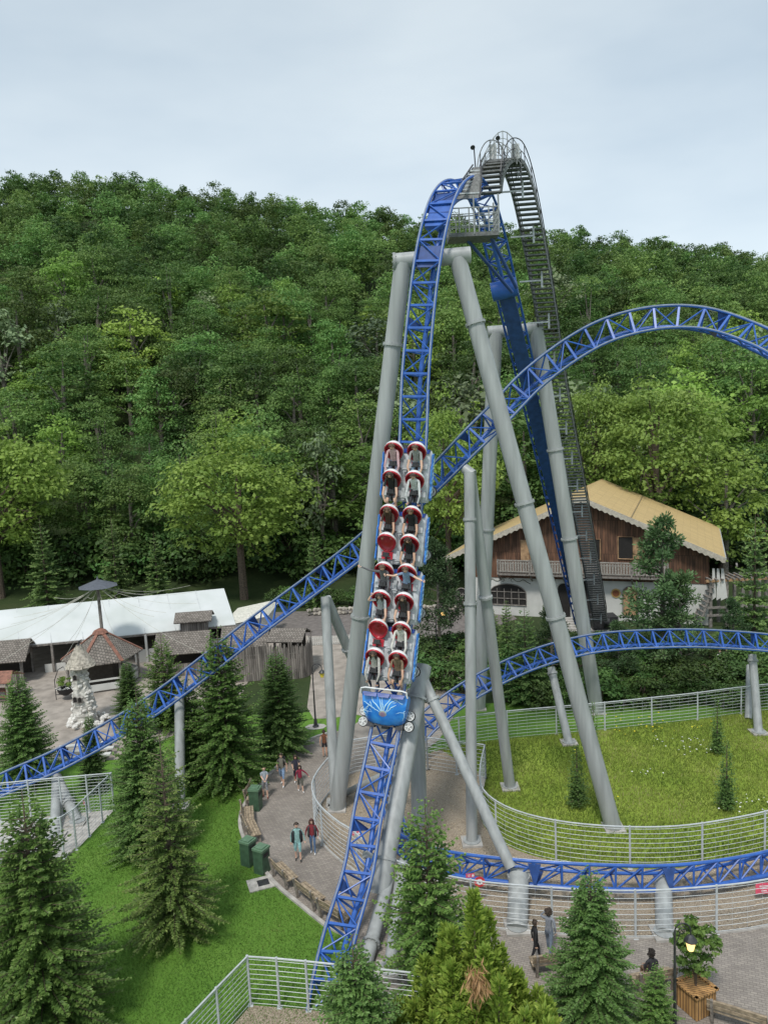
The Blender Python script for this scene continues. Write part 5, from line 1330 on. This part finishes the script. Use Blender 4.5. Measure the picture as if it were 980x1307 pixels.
# white hanging cloth strips at the right corner
mb = MB()
for k in range(3): x = 10.9+.35*k; mb.prism([(x, -.5, 5.2), (x+.18, -.5, 5.2), (x+.30+.1*k, -.55, 2.7), (x-.02, -.55, 2.4)], (0, .05, 0))
mb.build('awning_strip', PLASTER, ch)
# steps before the doorway and lift foot
q = G(724, 812); t = empty('stone_steps', q, 'dark narrow steps leading down from the chalet doorway', 'steps')
for k in range(7): MB().box((0, .35*k, .10+.14*k), (.95, .2, .10)).build('step', CONC, t)
q = G(770, 803); t = empty('lift_drive', q, 'black machinery box at the foot of the chain lift', 'machinery')
MB().box((0, 0, .7), (1.1, .8, .55)).build('housing', DARKM, t); mb = MB(); mb.lathe([(.5, -.25), (.5, .25)], (0, -.7, .8), 16, Matrix.Rotation(math.pi/2, 3, 'Y')); mb.build('wheel', BLACK, t, True)
mb = MB(); mb.box((0, 0, .08), (1.3, 1.0, .08)); mb.build('plinth', CONC, t)
# timber deck right of the chalet
q = G(930, 800); t = empty('timber_deck', q, 'weathered timber deck with railing and ramp at the right of the chalet', 'deck')
hz_ = P(930, 742, q.y).z
for k in range(5):
    for j in range(2): MB().box((-1.6+1.4*k, 1.6*j, hz_/2), (.11, .11, hz_/2)).build('post', GREYT, t)
for j in range(2): MB().box((1.2, 1.6*j, hz_+.1), (3.2, .1, .1)).build('beam', TIMB, t)
mb = MB()
for k in range(12): mb.box((-1.7+.5*k, .8, hz_+.26), (.08, 1.2, .06))
mb.build('joists', GREYT, t)
mb = MB(); mb.beam((-2.6, -.4, .6), (-1.3, 0, hz_), .12, .12); mb.beam((-2.6, 1.0, .6), (-1.3, 1.4, hz_), .12, .12)
for k in range(8): mb.box((-2.6+1.3*k/8, .4, .6+(hz_-.6)*k/8), (.12, .7, .03))
mb.build('ramp', GREYT, t)
mb = MB(); mb.box((1.2, -.2, hz_*.45), (3.2, .04, .10)); mb.box((1.2, -.2, hz_*.28), (3.2, .04, .10)); mb.build('rail', GREYT, t)

# ------------------------------------------------------------------ tent and village left
TENTM = mat('tent_cloth', (.60, .62, .62), .6, 0, .06, .35, 0, (.50, .53, .51))
A, B = G(-60, 833, 2.5), G(300, 797, 2.5); Cc, D = G(-60, 785, 4.7), G(285, 751, 4.7); E_ = Cc+(Cc-A); E_.z = 2.5; F_ = D+(D-B); F_.z = 2.5
te = empty('event_tent', Vector((A.x, A.y, 0)), 'long white event tent with open front at the left behind the stone tower', 'tent'); to = te.location.copy()
for nm, q in (('roof', (A, B, D, Cc)), ('roof', (Cc, D, F_, E_))):
    mb = MB(); mb.prism([p-to for p in q], (0, 0, -.06)); mb.build(nm, TENTM, te)
mb = MB(); mb.prism([B-to, F_-to, D-to], (.05, 0, 0)); mb.prism([Vector((B.x, B.y, 0))-to, Vector((F_.x, F_.y, 0))-to, F_-to, B-to], (.04, 0, 0)); mb.build('gable', TENTM, te)
mb = MB(); mb.prism([Vector((E_.x, E_.y, 0))-to, Vector((F_.x, F_.y, 0))-to, F_-to, E_-to], (0, .05, 0)); mb.build('back_wall', mat('tent_inside_shade', (.05, .048, .045), .9), te)  # near-black colour paints in the shade inside the open tent
for k in range(1, 9):
    f_ = k/9; a = A.lerp(B, f_); c = Cc.lerp(D, f_)
    mb = MB(); mb.beam(a-to+Vector((0, -.01, .02)), c-to+Vector((0, 0, .02)), .07, .03); mb.build('roof_seam', mat('seam_grey', (.50, .52, .52), .6), te)
    MB().box(Vector((a.x, a.y, 1.2))-to, (.09, .09, 1.2)).build('post', [PLASTER, GREYT][k % 2], te)
mb = MB()
mb.beam(A-to+Vector((0, 0, -.12)), B-to+Vector((0, 0, -.12)), .10, .16); mb.build('eave_beam', GREYT, te)
for f0, f1, hh in ((.30, .40, .7), (.62, .72, 1.1), (.84, .99, 1.4)):
    a = A.lerp(B, f0); b = A.lerp(B, f1); mb = MB(); mb.prism([Vector((a.x, a.y+.1, 0))-to, Vector((b.x, b.y+.1, 0))-to, Vector((b.x, b.y+.1, hh))-to, Vector((a.x, a.y+.1, hh))-to], (0, .05, 0)); mb.build('side_panel', PLASTER, te)
# annex
a0, a1 = G(283, 800, 2.4), G(338, 786, 2.4); t = empty('white_pavilion', Vector((a0.x, a0.y, 0)), 'low white flat roofed pavilion against the right end of the tent', 'pavilion'); to2 = t.location.copy(); dv = Vector((.3, 4.5, 0))
mb = MB(); mb.prism([Vector((p.x, p.y, 0))-to2 for p in (a0, a1, a1+dv, a0+dv)], (0, 0, 2.3)); mb.build('wall', PLASTER, t)
mb = MB(); c4 = [a0-to2+Vector((-.2, -.2, 0)), a1-to2+Vector((.3, -.2, 0)), a1-to2+dv+Vector((.3, .2, 0)), a0-to2+dv+Vector((-.2, .2, 0))]; ce = sum(c4, Vector())/4
top4 = [p.lerp(ce, .3)+Vector((0, 0, .5)) for p in c4]; mb.add(c4+top4, [[0, 1, 5, 4], [1, 2, 6, 5], [2, 3, 7, 6], [3, 0, 4, 7], [4, 5, 6, 7], [3, 2, 1, 0]]); mb.build('roof', mat('cream_roof', (.66, .64, .56), .7), t)
def hut(px, py, wd, dep, hw, hr, label, az=0, open_=True):
    q = G(px, py); t = empty('shingled_hut', q, label, 'hut', None, az)
    mb = MB()
    if open_:
        for x in (-wd/2+.15, wd/2-.15):
            for y_ in (-dep/2+.15, dep/2-.15): MB().box((x, y_, hw/2), (.08, .08, hw/2)).build('post', GREYT, t)
        MB().box((0, dep/2-.05, hw/2), (wd/2-.1, .05, hw/2)).build('back_wall', mat('dark_boards', (.06, .05, .04), .9), t)
        MB().box((0, -dep/2+.1, .5), (wd/2-.2, .06, .5)).build('counter', GBOARD, t)
    else: MB().box((0, 0, hw/2), (wd/2-.1, dep/2-.1, hw/2)).build('wall', GBOARD, t)
    for sg in (-1, 1):
        o_ = Vector((wd*.5+.35, 0, 0)); L_ = math.hypot(dep/2+.4, hr); an = math.atan2(hr, dep/2+.4)
        mb = MB(); mb.box((0, 0, 0), (wd/2+.35, L_/2, .05)); r_ = mb.build('roof', SHING, t); r_.location = (0, sg*(dep/2+.4)/2, hw+hr/2); r_.rotation_euler = (-sg*an, 0, 0)
    for sg in (-1, 1):
        mb = MB(); mb.prism([(sg*(wd/2-.1), -dep/2, hw), (sg*(wd/2-.1), dep/2, hw), (sg*(wd/2-.1), 0, hw+hr*.85)], (.05, 0, 0)); mb.build('gable', GBOARD, t)
    return t
hut(238, 855, 3.6, 3.2, 1.9, 1.2, 'low shingled hut in front of the tent at its middle', R(6)); hut(252, 838, 2.4, 1.6, 3.3, .6, 'taller small shingled hut just behind the low one before the tent', R(6), False)
hut(317, 850, 3.1, 3.2, 2.1, 1.2, 'shingled hut before the white pavilion beside the palisade', R(4)); hut(4, 868, 4.2, 3.0, 1.9, 1.3, 'shingled hut roof at the left edge in front of the tent', R(8))
# hexagonal kiosk
q = G(134, 872); t = empty('hexagonal_kiosk', q, 'open kiosk with a six sided shingle roof with rusty hips behind the stone tower', 'kiosk'); ez, az_ = 2.3, 4.1; rr_ = 3.0
hx = [Vector((rr_*math.cos(R(60*k+18)), rr_*math.sin(R(60*k+18)), ez)) for k in range(6)]; tp_ = [Vector((.35*math.cos(R(60*k+18)), .35*math.sin(R(60*k+18)), az_)) for k in range(6)]
mb = MB(); mb.add(hx+tp_+[p-Vector((0, 0, .08)) for p in hx], [[k, (k+1) % 6, 6+(k+1) % 6, 6+k] for k in range(6)]+[[12+k, 12+(k+1) % 6, (k+1) % 6, k] for k in range(6)]+[[17, 16, 15, 14, 13, 12], [6, 7, 8, 9, 10, 11]]); rf = mb.build('roof', SHING, t)
RUST = mat('rusty_sheet', (.24, .11, .075), .7, 0, .2, 4)
for k in range(6): MB().beam(hx[k]+Vector((0, 0, .03)), tp_[k]+Vector((0, 0, .03)), .26, .05).build('hip_cap', RUST, rf)
MB().lathe([(.62, az_-.06), (.45, az_+.14), (.1, az_+.3)], (0, 0, 0), 8).build('cap', RUST, rf)
for k in range(6): MB().box(hx[k]*.86*Vector((1, 1, 0)).length*0+Vector((hx[k].x*.86, hx[k].y*.86, ez/2)), (.07, .07, ez/2)).build('post', GREYT, t)
mb = MB()
for k in range(6):
    a, b = hx[k]*.84, hx[(k+1) % 6]*.84; a.z = b.z = .95
    if k != 3: mb.beam(a, b, .08, .12); a.z = b.z = .4; mb.beam(a, b, .05, .5)
mb.build('counter', PLASTER, t)
MB().box((0, 0, .9), (1.0, .8, .9)).build('bar_block', mat('dark_boards', (.06, .05, .04), .9), t)
# canopy pole with ropes
q = G(136, 862); t = empty('canopy_pole', q, 'tall wooden pole with a dark umbrella top and ropes spreading over the tent', 'pole'); tz = P(134, 746, q.y).z
MB().tube([(0, 0, 0), (-.05, 0, tz)], [.16, .12], 8).build('pole', GREYT, t, True)
MB().lathe([(1.55, tz-.12), (.9, tz+.12), (.1, tz+.42), (.02, tz+.7)], (0, 0, 0), 8).build('canopy', mat('slate_canopy', (.09, .10, .12), .7), t)
mb = MB()
for a, l, dz_ in [(R(k*22.5+5), random.uniform(6, 9), random.uniform(1.6, 2.6)) for k in range(16)]+[(R(196), 12, 5.0), (R(-20), 9, 5.0), (R(215), 9, 5.2), (R(250), 5, 5.1)]:
    p0 = Vector((0, 0, tz-.1)); p1 = Vector((l*math.cos(a), l*math.sin(a), tz-dz_)); mb.tube([p0.lerp(p1, k/8)-Vector((0, 0, .5*math.sin(math.pi*k/8))) for k in range(9)], .013, 3, False)
mb.build('ropes', mat('rope', (.45, .44, .38), .8), t)
# white stone tower
q = G(108, 924); t = empty('stone_tower', q, 'small crooked white stone tower with a pointed shingle roof', 'tower')
seg, rows_ = 26, 34; vs = []
def trad(f): return .55+.30*(1-f)**5+.08*math.sin(f*5+.5)+.08*(f > .9)
for j in range(rows_+1):
    f_ = j/rows_
    for k in range(seg):
        a = 2*math.pi*k/seg; n_ = noise.cell(Vector((math.cos(a)*3.2+5, math.sin(a)*3.2+5, f_*13)))*.09+noise.noise(Vector((math.cos(a)*2.5, math.sin(a)*2.5, f_*7)))*.08
        r_ = trad(f_)+n_; vs.append(Vector((r_*math.cos(a)+.10*math.sin(f_*4), r_*math.sin(a), f_*4.35)))
mb = MB(); mb.add(vs, [[j*seg+k, j*seg+(k+1) % seg, (j+1)*seg+(k+1) % seg, (j+1)*seg+k] for j in range(rows_) for k in range(seg)]); mb.build('wall', mat('pale_stone', (.64, .62, .57), .85, 0, .1, 5, .8, (.40, .38, .35)), t, False)
mb = MB(); rs_ = random.Random(4)
def rock(mb, c, s_):
    bmr = bmesh.new(); bmesh.ops.create_icosphere(bmr, subdivisions=1, radius=1); off = len(mb.v)
    sx, sy, sz_ = [s_*rs_.uniform(.7, 1.25) for _ in range(3)]
    vsr = [Vector((v.co.x*sx*rs_.uniform(.85, 1.15), v.co.y*sy*rs_.uniform(.85, 1.15), v.co.z*sz_*.75*rs_.uniform(.85, 1.1)))+Vector(c) for v in bmr.verts]
    mb.add(vsr, [[v.index for v in f.verts] for f in bmr.faces]); bmr.free()
for _ in range(110):
    f_ = rs_.random()**1.1; a = rs_.random()*6.28; r_ = trad(f_); rock(mb, (r_*math.cos(a)+.10*math.sin(f_*4), r_*math.sin(a), f_*4.15+.08), rs_.uniform(.10, .21))
mb.build('stone_facing', STONE, t)
mb = MB()
for _ in range(46):
    a = rs_.uniform(0, 6.28); r_ = rs_.uniform(.85, 1.3); rock(mb, (r_*math.cos(a)+.32, r_*math.sin(a), .12+(1.5-r_)*.6*rs_.random()), rs_.uniform(.12, .26))
mb.build('base_boulders', STONE, t)
mb = MB(); nR = 9
for j in range(nR):
    f_ = j/nR; r0 = .88*(1-f_)**.85+.06; n_ = max(7, int(22*(1-f_)+5)); z0 = 4.15+1.2*f_
    for k in range(n_):
        a = 2*math.pi*(k+.5*(j % 2))/n_+rs_.uniform(-.08, .08); d_ = Vector((math.cos(a), math.sin(a), 0)); s_ = Vector((-math.sin(a), math.cos(a), 0))*(math.pi*r0/n_*1.15)
        p0 = d_*r0+Vector((.12, 0, z0-.12+rs_.uniform(-.04, .03))); p1 = d_*(r0*.72)+Vector((.12, 0, z0+.22)); mb.prism([p0-s_, p0+s_, p1+s_*.8, p1-s_*.8], d_*.03+Vector((0, 0, .03)))
mb.build('shingle_roof', mat('shingle_pale', (.42, .38, .32), .9, 0, .25, 6), t)
mb = MB(); mb.lathe([(.07, 5.2), (.05, 5.4), (.10, 5.45), (.02, 5.6)], (.12, 0, 0), 8); mb.tube([(.12, 0, 5.5), (.22, -.1, 5.75), (.42, -.1, 5.87)], [.04, .06, .015], 6); mb.build('finial', DARKM, t, True)
for zc, xo in ((3.45, -.02), (1.95, -.16), (1.92, .16)):
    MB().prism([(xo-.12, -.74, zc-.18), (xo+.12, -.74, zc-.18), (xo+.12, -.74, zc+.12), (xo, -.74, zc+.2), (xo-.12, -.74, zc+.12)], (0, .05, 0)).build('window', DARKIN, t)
    mb = MB(); mb.tube([(xo-.14, -.77, zc-.2), (xo+.14, -.77, zc-.2), (xo+.14, -.77, zc+.12), (xo, -.77, zc+.22), (xo-.14, -.77, zc+.12), (xo-.14, -.77, zc-.2)], .03, 4); mb.build('frame', GREYT, t)
# hanging planter
q = G(85, 893); t = empty('bowl_planter', q, 'black bowl planter with white flowers and a green bush left of the stone tower', 'planter')
MB().lathe([(.2, .35), (.5, .55), (.62, .9), (.56, .9), (.3, .6)], (0, 0, 0), 18).build('bowl', BLACK, t, True)
mb = MB(); mb.tube([(-.75, 0, 0), (-.75, 0, 1.5), (-.4, 0, 2.3), (0, 0, 2.5)], .03, 6); mb.tube([(-.75, 0, .4), (0, 0, .4)], .03, 6); mb.tube([(.6, 0, .9), (0, 0, 2.5)], .01, 4); mb.build('stand', DARKM, t, True)
pos, nr, tint, _c = crown_arrays(1.1, 1.1, 5, 14, 40, .12, 0., .25); mm = leaf_mesh('bush', quads(pos+np.array([0, 0, .85]), nr, .12), tint, LEAFB); o = bpy.data.objects.new('bush', mm); col.objects.link(o); o.parent = t
mb = MB()
for _ in range(70): a = rs_.random()*6.28; r_ = rs_.uniform(.35, .68); mb.lathe([(.005, 0), (.045, .03), (.005, .05)], (r_*math.cos(a), r_*math.sin(a), .9+rs_.uniform(-.08, .12)), 5)
mb.build('blossoms', mat('white_petals', (.78, .78, .74), .6), t)
# red canopy + table at left edge
for px, py, lab in ((3, 893, 'brick red canopy over a picnic table at the left edge'),):
    q = G(px, py); t = empty('picnic_canopy', q, lab, 'canopy'); mb = MB(); mb.prism([(-2, -1.1, 1.55), (1.3, -1.1, 1.55), (1.0, 0, 2.15), (-2, 0, 2.15)], (0, 0, .05)); mb.prism([(-2, 1.1, 1.55), (1.3, 1.1, 1.55), (1.0, 0, 2.15), (-2, 0, 2.15)], (0, 0, .05)); mb.build('roof', RUST, t)
    for x in (-1.6, .9):
        for y_ in (-.9, .9): MB().box((x, y_, .78), (.06, .06, .78)).build('post', GREYT, t)
    mb = MB(); mb.box((-.3, 0, .74), (1.1, .4, .04)); mb.box((-.3, -.75, .44), (1.1, .14, .03)); mb.box((-1.1, 0, .37), (.06, .35, .37)); mb.box((.5, 0, .37), (.06, .35, .37)); mb.build('table', RUST, t)
# palisade
pal = smooth_path([G(*p) for p in ((262, 880), (300, 872), (345, 868), (385, 866), (399, 858), (398, 845))], .17); t = empty('palisade', pal[0], 'curved palisade of tall weathered grey boards behind the firs', 'palisade'); mb = MB()
for a, b in zip(pal, pal[1:]):
    h_ = rs_.uniform(2.3, 3.1); d_ = (b-a).normalized(); s_ = d_.cross(Z)*.03; a0_ = a-pal[0]; b0_ = b-pal[0]-d_*.02
    mb.prism([a0_, b0_, b0_+Z*h_+d_*rs_.uniform(-.05, .05), a0_.lerp(b0_, .5)+Z*(h_+.15), a0_+Z*h_], s_)
mb.build('boards', GBOARD, t)
mb = MB(); mb.tube([p-pal[0]+Z*.7+Vector((0, .06, 0)) for p in pal[::4]], .05, 5); mb.tube([p-pal[0]+Z*2.0+Vector((0, .06, 0)) for p in pal[::4]], .05, 5); mb.build('rail', GREYT, t)
hut(372, 852, 2.2, 2.2, 2.5, .7, 'broken shingle roof on posts inside the palisade', R(-10))
# statue-like animatronic figure by the palisade
# picket fence
pk = smooth_path([G(*p) for p in ((394, 825), (430, 823), (470, 821), (520, 819))], .16); t = empty('picket_fence', pk[0], 'low white picket fence across the plaza between the support columns', 'fence'); mb = MB()
for p in pk: mb.prism([p-pk[0]+Vector((-.045, 0, .05)), p-pk[0]+Vector((.045, 0, .05)), p-pk[0]+Vector((.045, 0, .8)), p-pk[0]+Vector((0, 0, .9)), p-pk[0]+Vector((-.045, 0, .8))], (0, .025, 0))
mb.build('pickets', PLASTER, t)
for z_ in (.25, .65): MB().tube([p-pk[0]+Vector((0, .05, z_)) for p in pk], .03, 4).build('rail', PLASTER, t)
# rock wall
rwp = smooth_path([G(*p) for p in ((395, 786), (440, 784), (500, 783), (560, 781), (640, 779))], .5); mb = MB()
for p in rwp:
    for k in range(2): rock(mb, (p.x-rwp[0].x+rs_.uniform(-.1, .1), p.y-rwp[0].y+rs_.uniform(-.15, .15), .2+.38*k), rs_.uniform(.26, .36))
o = mb.build('rock_wall', mat('field_stone', (.36, .33, .28), .9, 0, .2, 2, .3)); o.location = rwp[0]; tag(o, 'low dry stone wall along the far side of the road', 'wall')
# ------------------------------------------------------------------ lamps, bins, benches
GLOW = bpy.data.materials.new('lamp_glow'); GLOW.use_nodes = True; b_ = GLOW.node_tree.nodes['Principled BSDF']; b_.inputs['Base Color'].default_value = (.8, .55, .2, 1); b_.inputs['Emission Color'].default_value = (1, .62, .22, 1); b_.inputs['Emission Strength'].default_value = 1.1
YGL = mat('yellow_glass', (.85, .66, .08), .3)
def lamp(q, H, label, arm=1, glow=True, s_=1., bracket=False):
    t = empty('street_lamp', q, label, 'street lamp')
    MB().lathe([(.20, 0), (.20, .08), (.13, .12), (.10, .5), (.06, .58), (.045, H*.6), (.06, H*.6+.04), (.04, H*.6+.1), (.035, H)], (0, 0, 0), 12).build('post', DARKM, t, True)
    mb = MB(); n_ = 22; q_ = [Vector((arm*(.30-.30*math.cos(math.pi*k/n_)), 0, H+.26*math.sin(math.pi*k/n_))) for k in range(n_+1)]; mb.tube(q_+[Vector((arm*.6, 0, H-.12))], .025*s_, 6)
    sp_ = [Vector((arm*.28+.15*(1-k/26)*math.cos(k*.42), 0, H+.02+.15*(1-k/26)*math.sin(k*.42))) for k in range(24)]; mb.tube(sp_, .016*s_, 5); mb.tube([(0, 0, H-.45), (arm*.15, 0, H-.2), (arm*.2, 0, H)], .018*s_, 5); mb.build('scroll_arm', DARKM, t, True)
    c = Vector((arm*.6, 0, H-.12)); MB().lathe([(.03, 0), (.10, -.05), (.20*s_, -.16), (.22*s_, -.20), (.20*s_, -.21)], c, 10).build('lamp_hood', DARKM, t)
    MB().lathe([(.17*s_, -.215), (.10*s_, -.50), (.08*s_, -.51)], c, 8).build('lantern', GLOW if glow else YGL, t)
    return t
lamp(G(403, 928), 3.9, 'black street lamp with a yellow lantern on the grass beside the plaza', 1, False); sheet('lamp_pad', [(G(403, 928)+Vector((.7*math.cos(a), .5*math.sin(a), 0))).to_2d() for a in [k*.785 for k in range(8)]], .02, CONC)
q = Vector((P(861, 1200, 21.4).x, 21.4, 0)); lamp(q, P(857, 1186, 21.4).z-.1, 'black scroll arm street lamp with a lit lantern beside the planter box', .8, True, .9)
q = Vector((P(556, 790, 59).x, 59, 0)); lamp(q, P(556, 776, 59).z, 'distant lit street lamp among the shrubs just right of the train', 1, True, 1.2)
def bench(q, az, label, L_=1.5, group='wooden benches along the path'):
    t = empty('park_bench', q, label, 'bench', group, az)
    mb = MB()
    for k in range(4): mb.box((0, -.20+.13*k, .45), (L_/2, .055, .022))
    mb.build('seat', WOOD, t); mb = MB()
    for k in range(2): mb.box((0, .30+.035*k, .66+.17*k), (L_/2, .02, .065), Matrix.Rotation(R(-12), 3, 'X'))
    mb.build('backrest', WOOD, t)
    for sg in (-1, 1):
        mb = MB(); x = sg*(L_/2-.15); mb.beam((x, -.2, 0), (x, -.18, .43), .12, .12); mb.beam((x, .22, 0), (x, .38, .93), .10, .08, Vector((1, 0, 0))); mb.beam((x, -.25, .38), (x, .3, .38), .09, .08); mb.build('leg', WOODG, t)
    return t
ep = smooth_path([G(*p) for p in edge], .25)
def on_edge(px, py, off):
    i = min(range(2, len(ep)-2), key=lambda i: (proj(ep[i])[0]-px)**2+(proj(ep[i])[1]-py)**2); d_ = (ep[i+1]-ep[i-1]).normalized(); n_ = Vector((d_.y, -d_.x, 0))
    return ep[i]+n_*off, math.atan2(n_.x, -n_.y)
for px, py, lab in ((314, 1024, 'park bench nearest the single green bin, farthest of the row'), (305, 1052, 'park bench in the middle of the three between the green bins'), (311, 1073, 'park bench directly behind the pair of green bins'), (352, 1130, 'park bench in front of the pair of green bins'), (382, 1157, 'park bench between the pair of green bins and the drop track'), (415, 1183, 'park bench half hidden by the lower end of the drop track')):
    q, a = on_edge(px, py, .45); bench(q, a, lab)
bench(G(706, 1240), R(185), 'bench beside the walking woman in black at the bottom', 1.6, None); bench(G(945, 1312), R(150), 'bench cut by the bottom edge right of the planter box', 1.9, None); bench(G(832, 1262), R(190), 'bench under the seated dark haired visitor between the two small conifers', 1.5, None)
def bin_(q, az, label, grp=None):
    t = empty('waste_bin', q, label, 'waste bin', grp, az); MB().box((0, 0, .53), (.26, .26, .53)).build('body', BINM, t)
    mb = MB(); mb.prism([(-.29, -.29, 1.06), (.29, -.29, 1.06), (.29, .29, 1.06), (-.29, .29, 1.06)], (0, 0, .10)); mb.prism([(-.21, -.21, 1.16), (.21, -.21, 1.16), (.21, .21, 1.16), (-.21, .21, 1.16)], (0, 0, .05)); mb.build('lid', mat('bin_lid', (.12, .21, .13), .45), t)
    MB().box((0, -.265, .86), (.16, .012, .08)).build('slot', BLACK, t)
q, a = on_edge(322, 1012, .55); bin_(G(327, 1033), a, 'single green waste bin beside the bald man')
bin_(G(318, 1103), R(60), 'left of the pair of green waste bins between the benches'); bin_(G(335, 1113), R(60), 'right of the pair of green waste bins between the benches')
c = G(333, 1129); t = empty('drain_cover', c+Vector((0, 0, .02)), 'square concrete slab with a dark drain grate on the lawn edge', 'drain', None, R(20)); MB().box((0, 0, .0), (.55, .45, .03)).build('slab', CONC, t); mb = MB(); mb.box((.1, 0, .036), (.24, .22, .006)); mb.build('grate', DARKM, t)
# timber steps under the left track
for k in range(1):
    q = G(104, 975); t = empty('long_bench', q, 'long pale timber benches under the left track before the pen', 'bench', None, R(8))
    for j in range(3): MB().box((0, .9*j, .42), (1.7, .18, .05)).build('plank', PLASTER, t)
    for x in (-1.3, 1.3): MB().box((x, .9, .2), (.08, 1.1, .17)).build('support', GREYT, t)
# planter box
q = G(888, 1288); t = empty('planter_box', q, 'square honey coloured wooden planter box with an airy green tree', 'planter', None, R(25)); WP = boards('planter_wood', (.48, .27, .10), (.40, .22, .08), .12)
MB().box((0, 0, .42), (.42, .42, .40)).build('box', WP, t); mb = MB()
for a in range(4):
    M_ = Matrix.Rotation(a*math.pi/2, 3, 'Z'); mb.box(M_ @ Vector((0, -.43, .84)), (.48, .06, .03), M_)
mb.build('rim', WP, t); MB().box((0, 0, .80), (.38, .38, .01)).build('soil', FLOORM, t)
pos, nr, tint, cc_ = crown_arrays(2.7, 1.6, 9, 40, 60, .11, .1, .15); mm = leaf_mesh('foliage', quads(pos+np.array([0, 0, .7]), nr, .12), tint, leafmat('planter_leaves', (.08, .17, .03), (.22, .34, .07), .3)); 
t2 = empty('potted_tree', q+Vector((0, 0, .0)), 'airy light green little tree growing in the wooden planter box', 'tree'); o = bpy.data.objects.new('foliage', mm); col.objects.link(o); o.parent = t2
mb = MB()
for k in range(7): e = Vector(cc_[k*4])+Vector((0, 0, .7)); mb.tube([(0, 0, .78), (e.x*.3, e.y*.3, 1.5), e], [.035, .025, .006], 5)
mb.build('trunk', BARK, t2, True); t['label'] = 'square honey coloured wooden planter box beside the lit street lamp'
# seated visitor
hip = Vector((0, -.02, .52)); J = {'pel': (hip, (.13, .11)), 'sp': ((0, .02, .72), (.125, .10)), 'chest': ((0, .0, .92), (.15, .10)), 'nb': ((0, -.01, 1.05), .06), 'nk': ((0, -.02, 1.11), .05), 'h1': ((0, -.04, 1.19), (.08, .088)), 'h2': ((0, -.035, 1.28), (.078, .085))}
E = [('pel', 'sp', 1), ('sp', 'chest', 1), ('chest', 'nb', 1), ('nb', 'nk', 0), ('nk', 'h1', 0), ('h1', 'h2', 0)]; hd = []
for sg, w_ in ((1, 'l'), (-1, 'r')):
    sh_ = Vector((.175*sg, 0, .99)); el = Vector((.23*sg, -.05, .74)); ha = Vector((.10*sg, -.34, .66)); J['s'+w_] = (sh_, .055); J['e'+w_] = (el, .042); J['w'+w_] = (el.lerp(ha, .85), .03); J['a'+w_] = (ha, (.038, .022)); E += [('nb', 's'+w_, 1), ('s'+w_, 'e'+w_, 1), ('e'+w_, 'w'+w_, 1), ('w'+w_, 'a'+w_, 0)]; hd.append((ha, ha-el, Vector((0, 0, -1))))
    kn = Vector((.11*sg, -.48, .50)); J['hp'+w_] = ((.09*sg, -.08, .51), .085); J['kn'+w_] = (kn, .062); J['an'+w_] = ((.11*sg, -.50, .10), .04); J['to'+w_] = ((.12*sg, -.64, .045), .036); E += [('pel', 'hp'+w_, 2), ('hp'+w_, 'kn'+w_, 2), ('kn'+w_, 'an'+w_, 2), ('an'+w_, 'to'+w_, 3)]
o = body('person', J, E, [SKIN2, cmat((.03, .03, .035)), cmat((.2, .12, .08)), BLACK], hd, ((0, -.04, 1.24), (0, -1, 0), (0, 0, 1)), 'curly', (.02, .015, .012)); o.location = G(832, 1262); o.rotation_euler = (0, 0, R(190)); tag(o, 'dark haired visitor in black seated on a bench between small conifers', 'person')
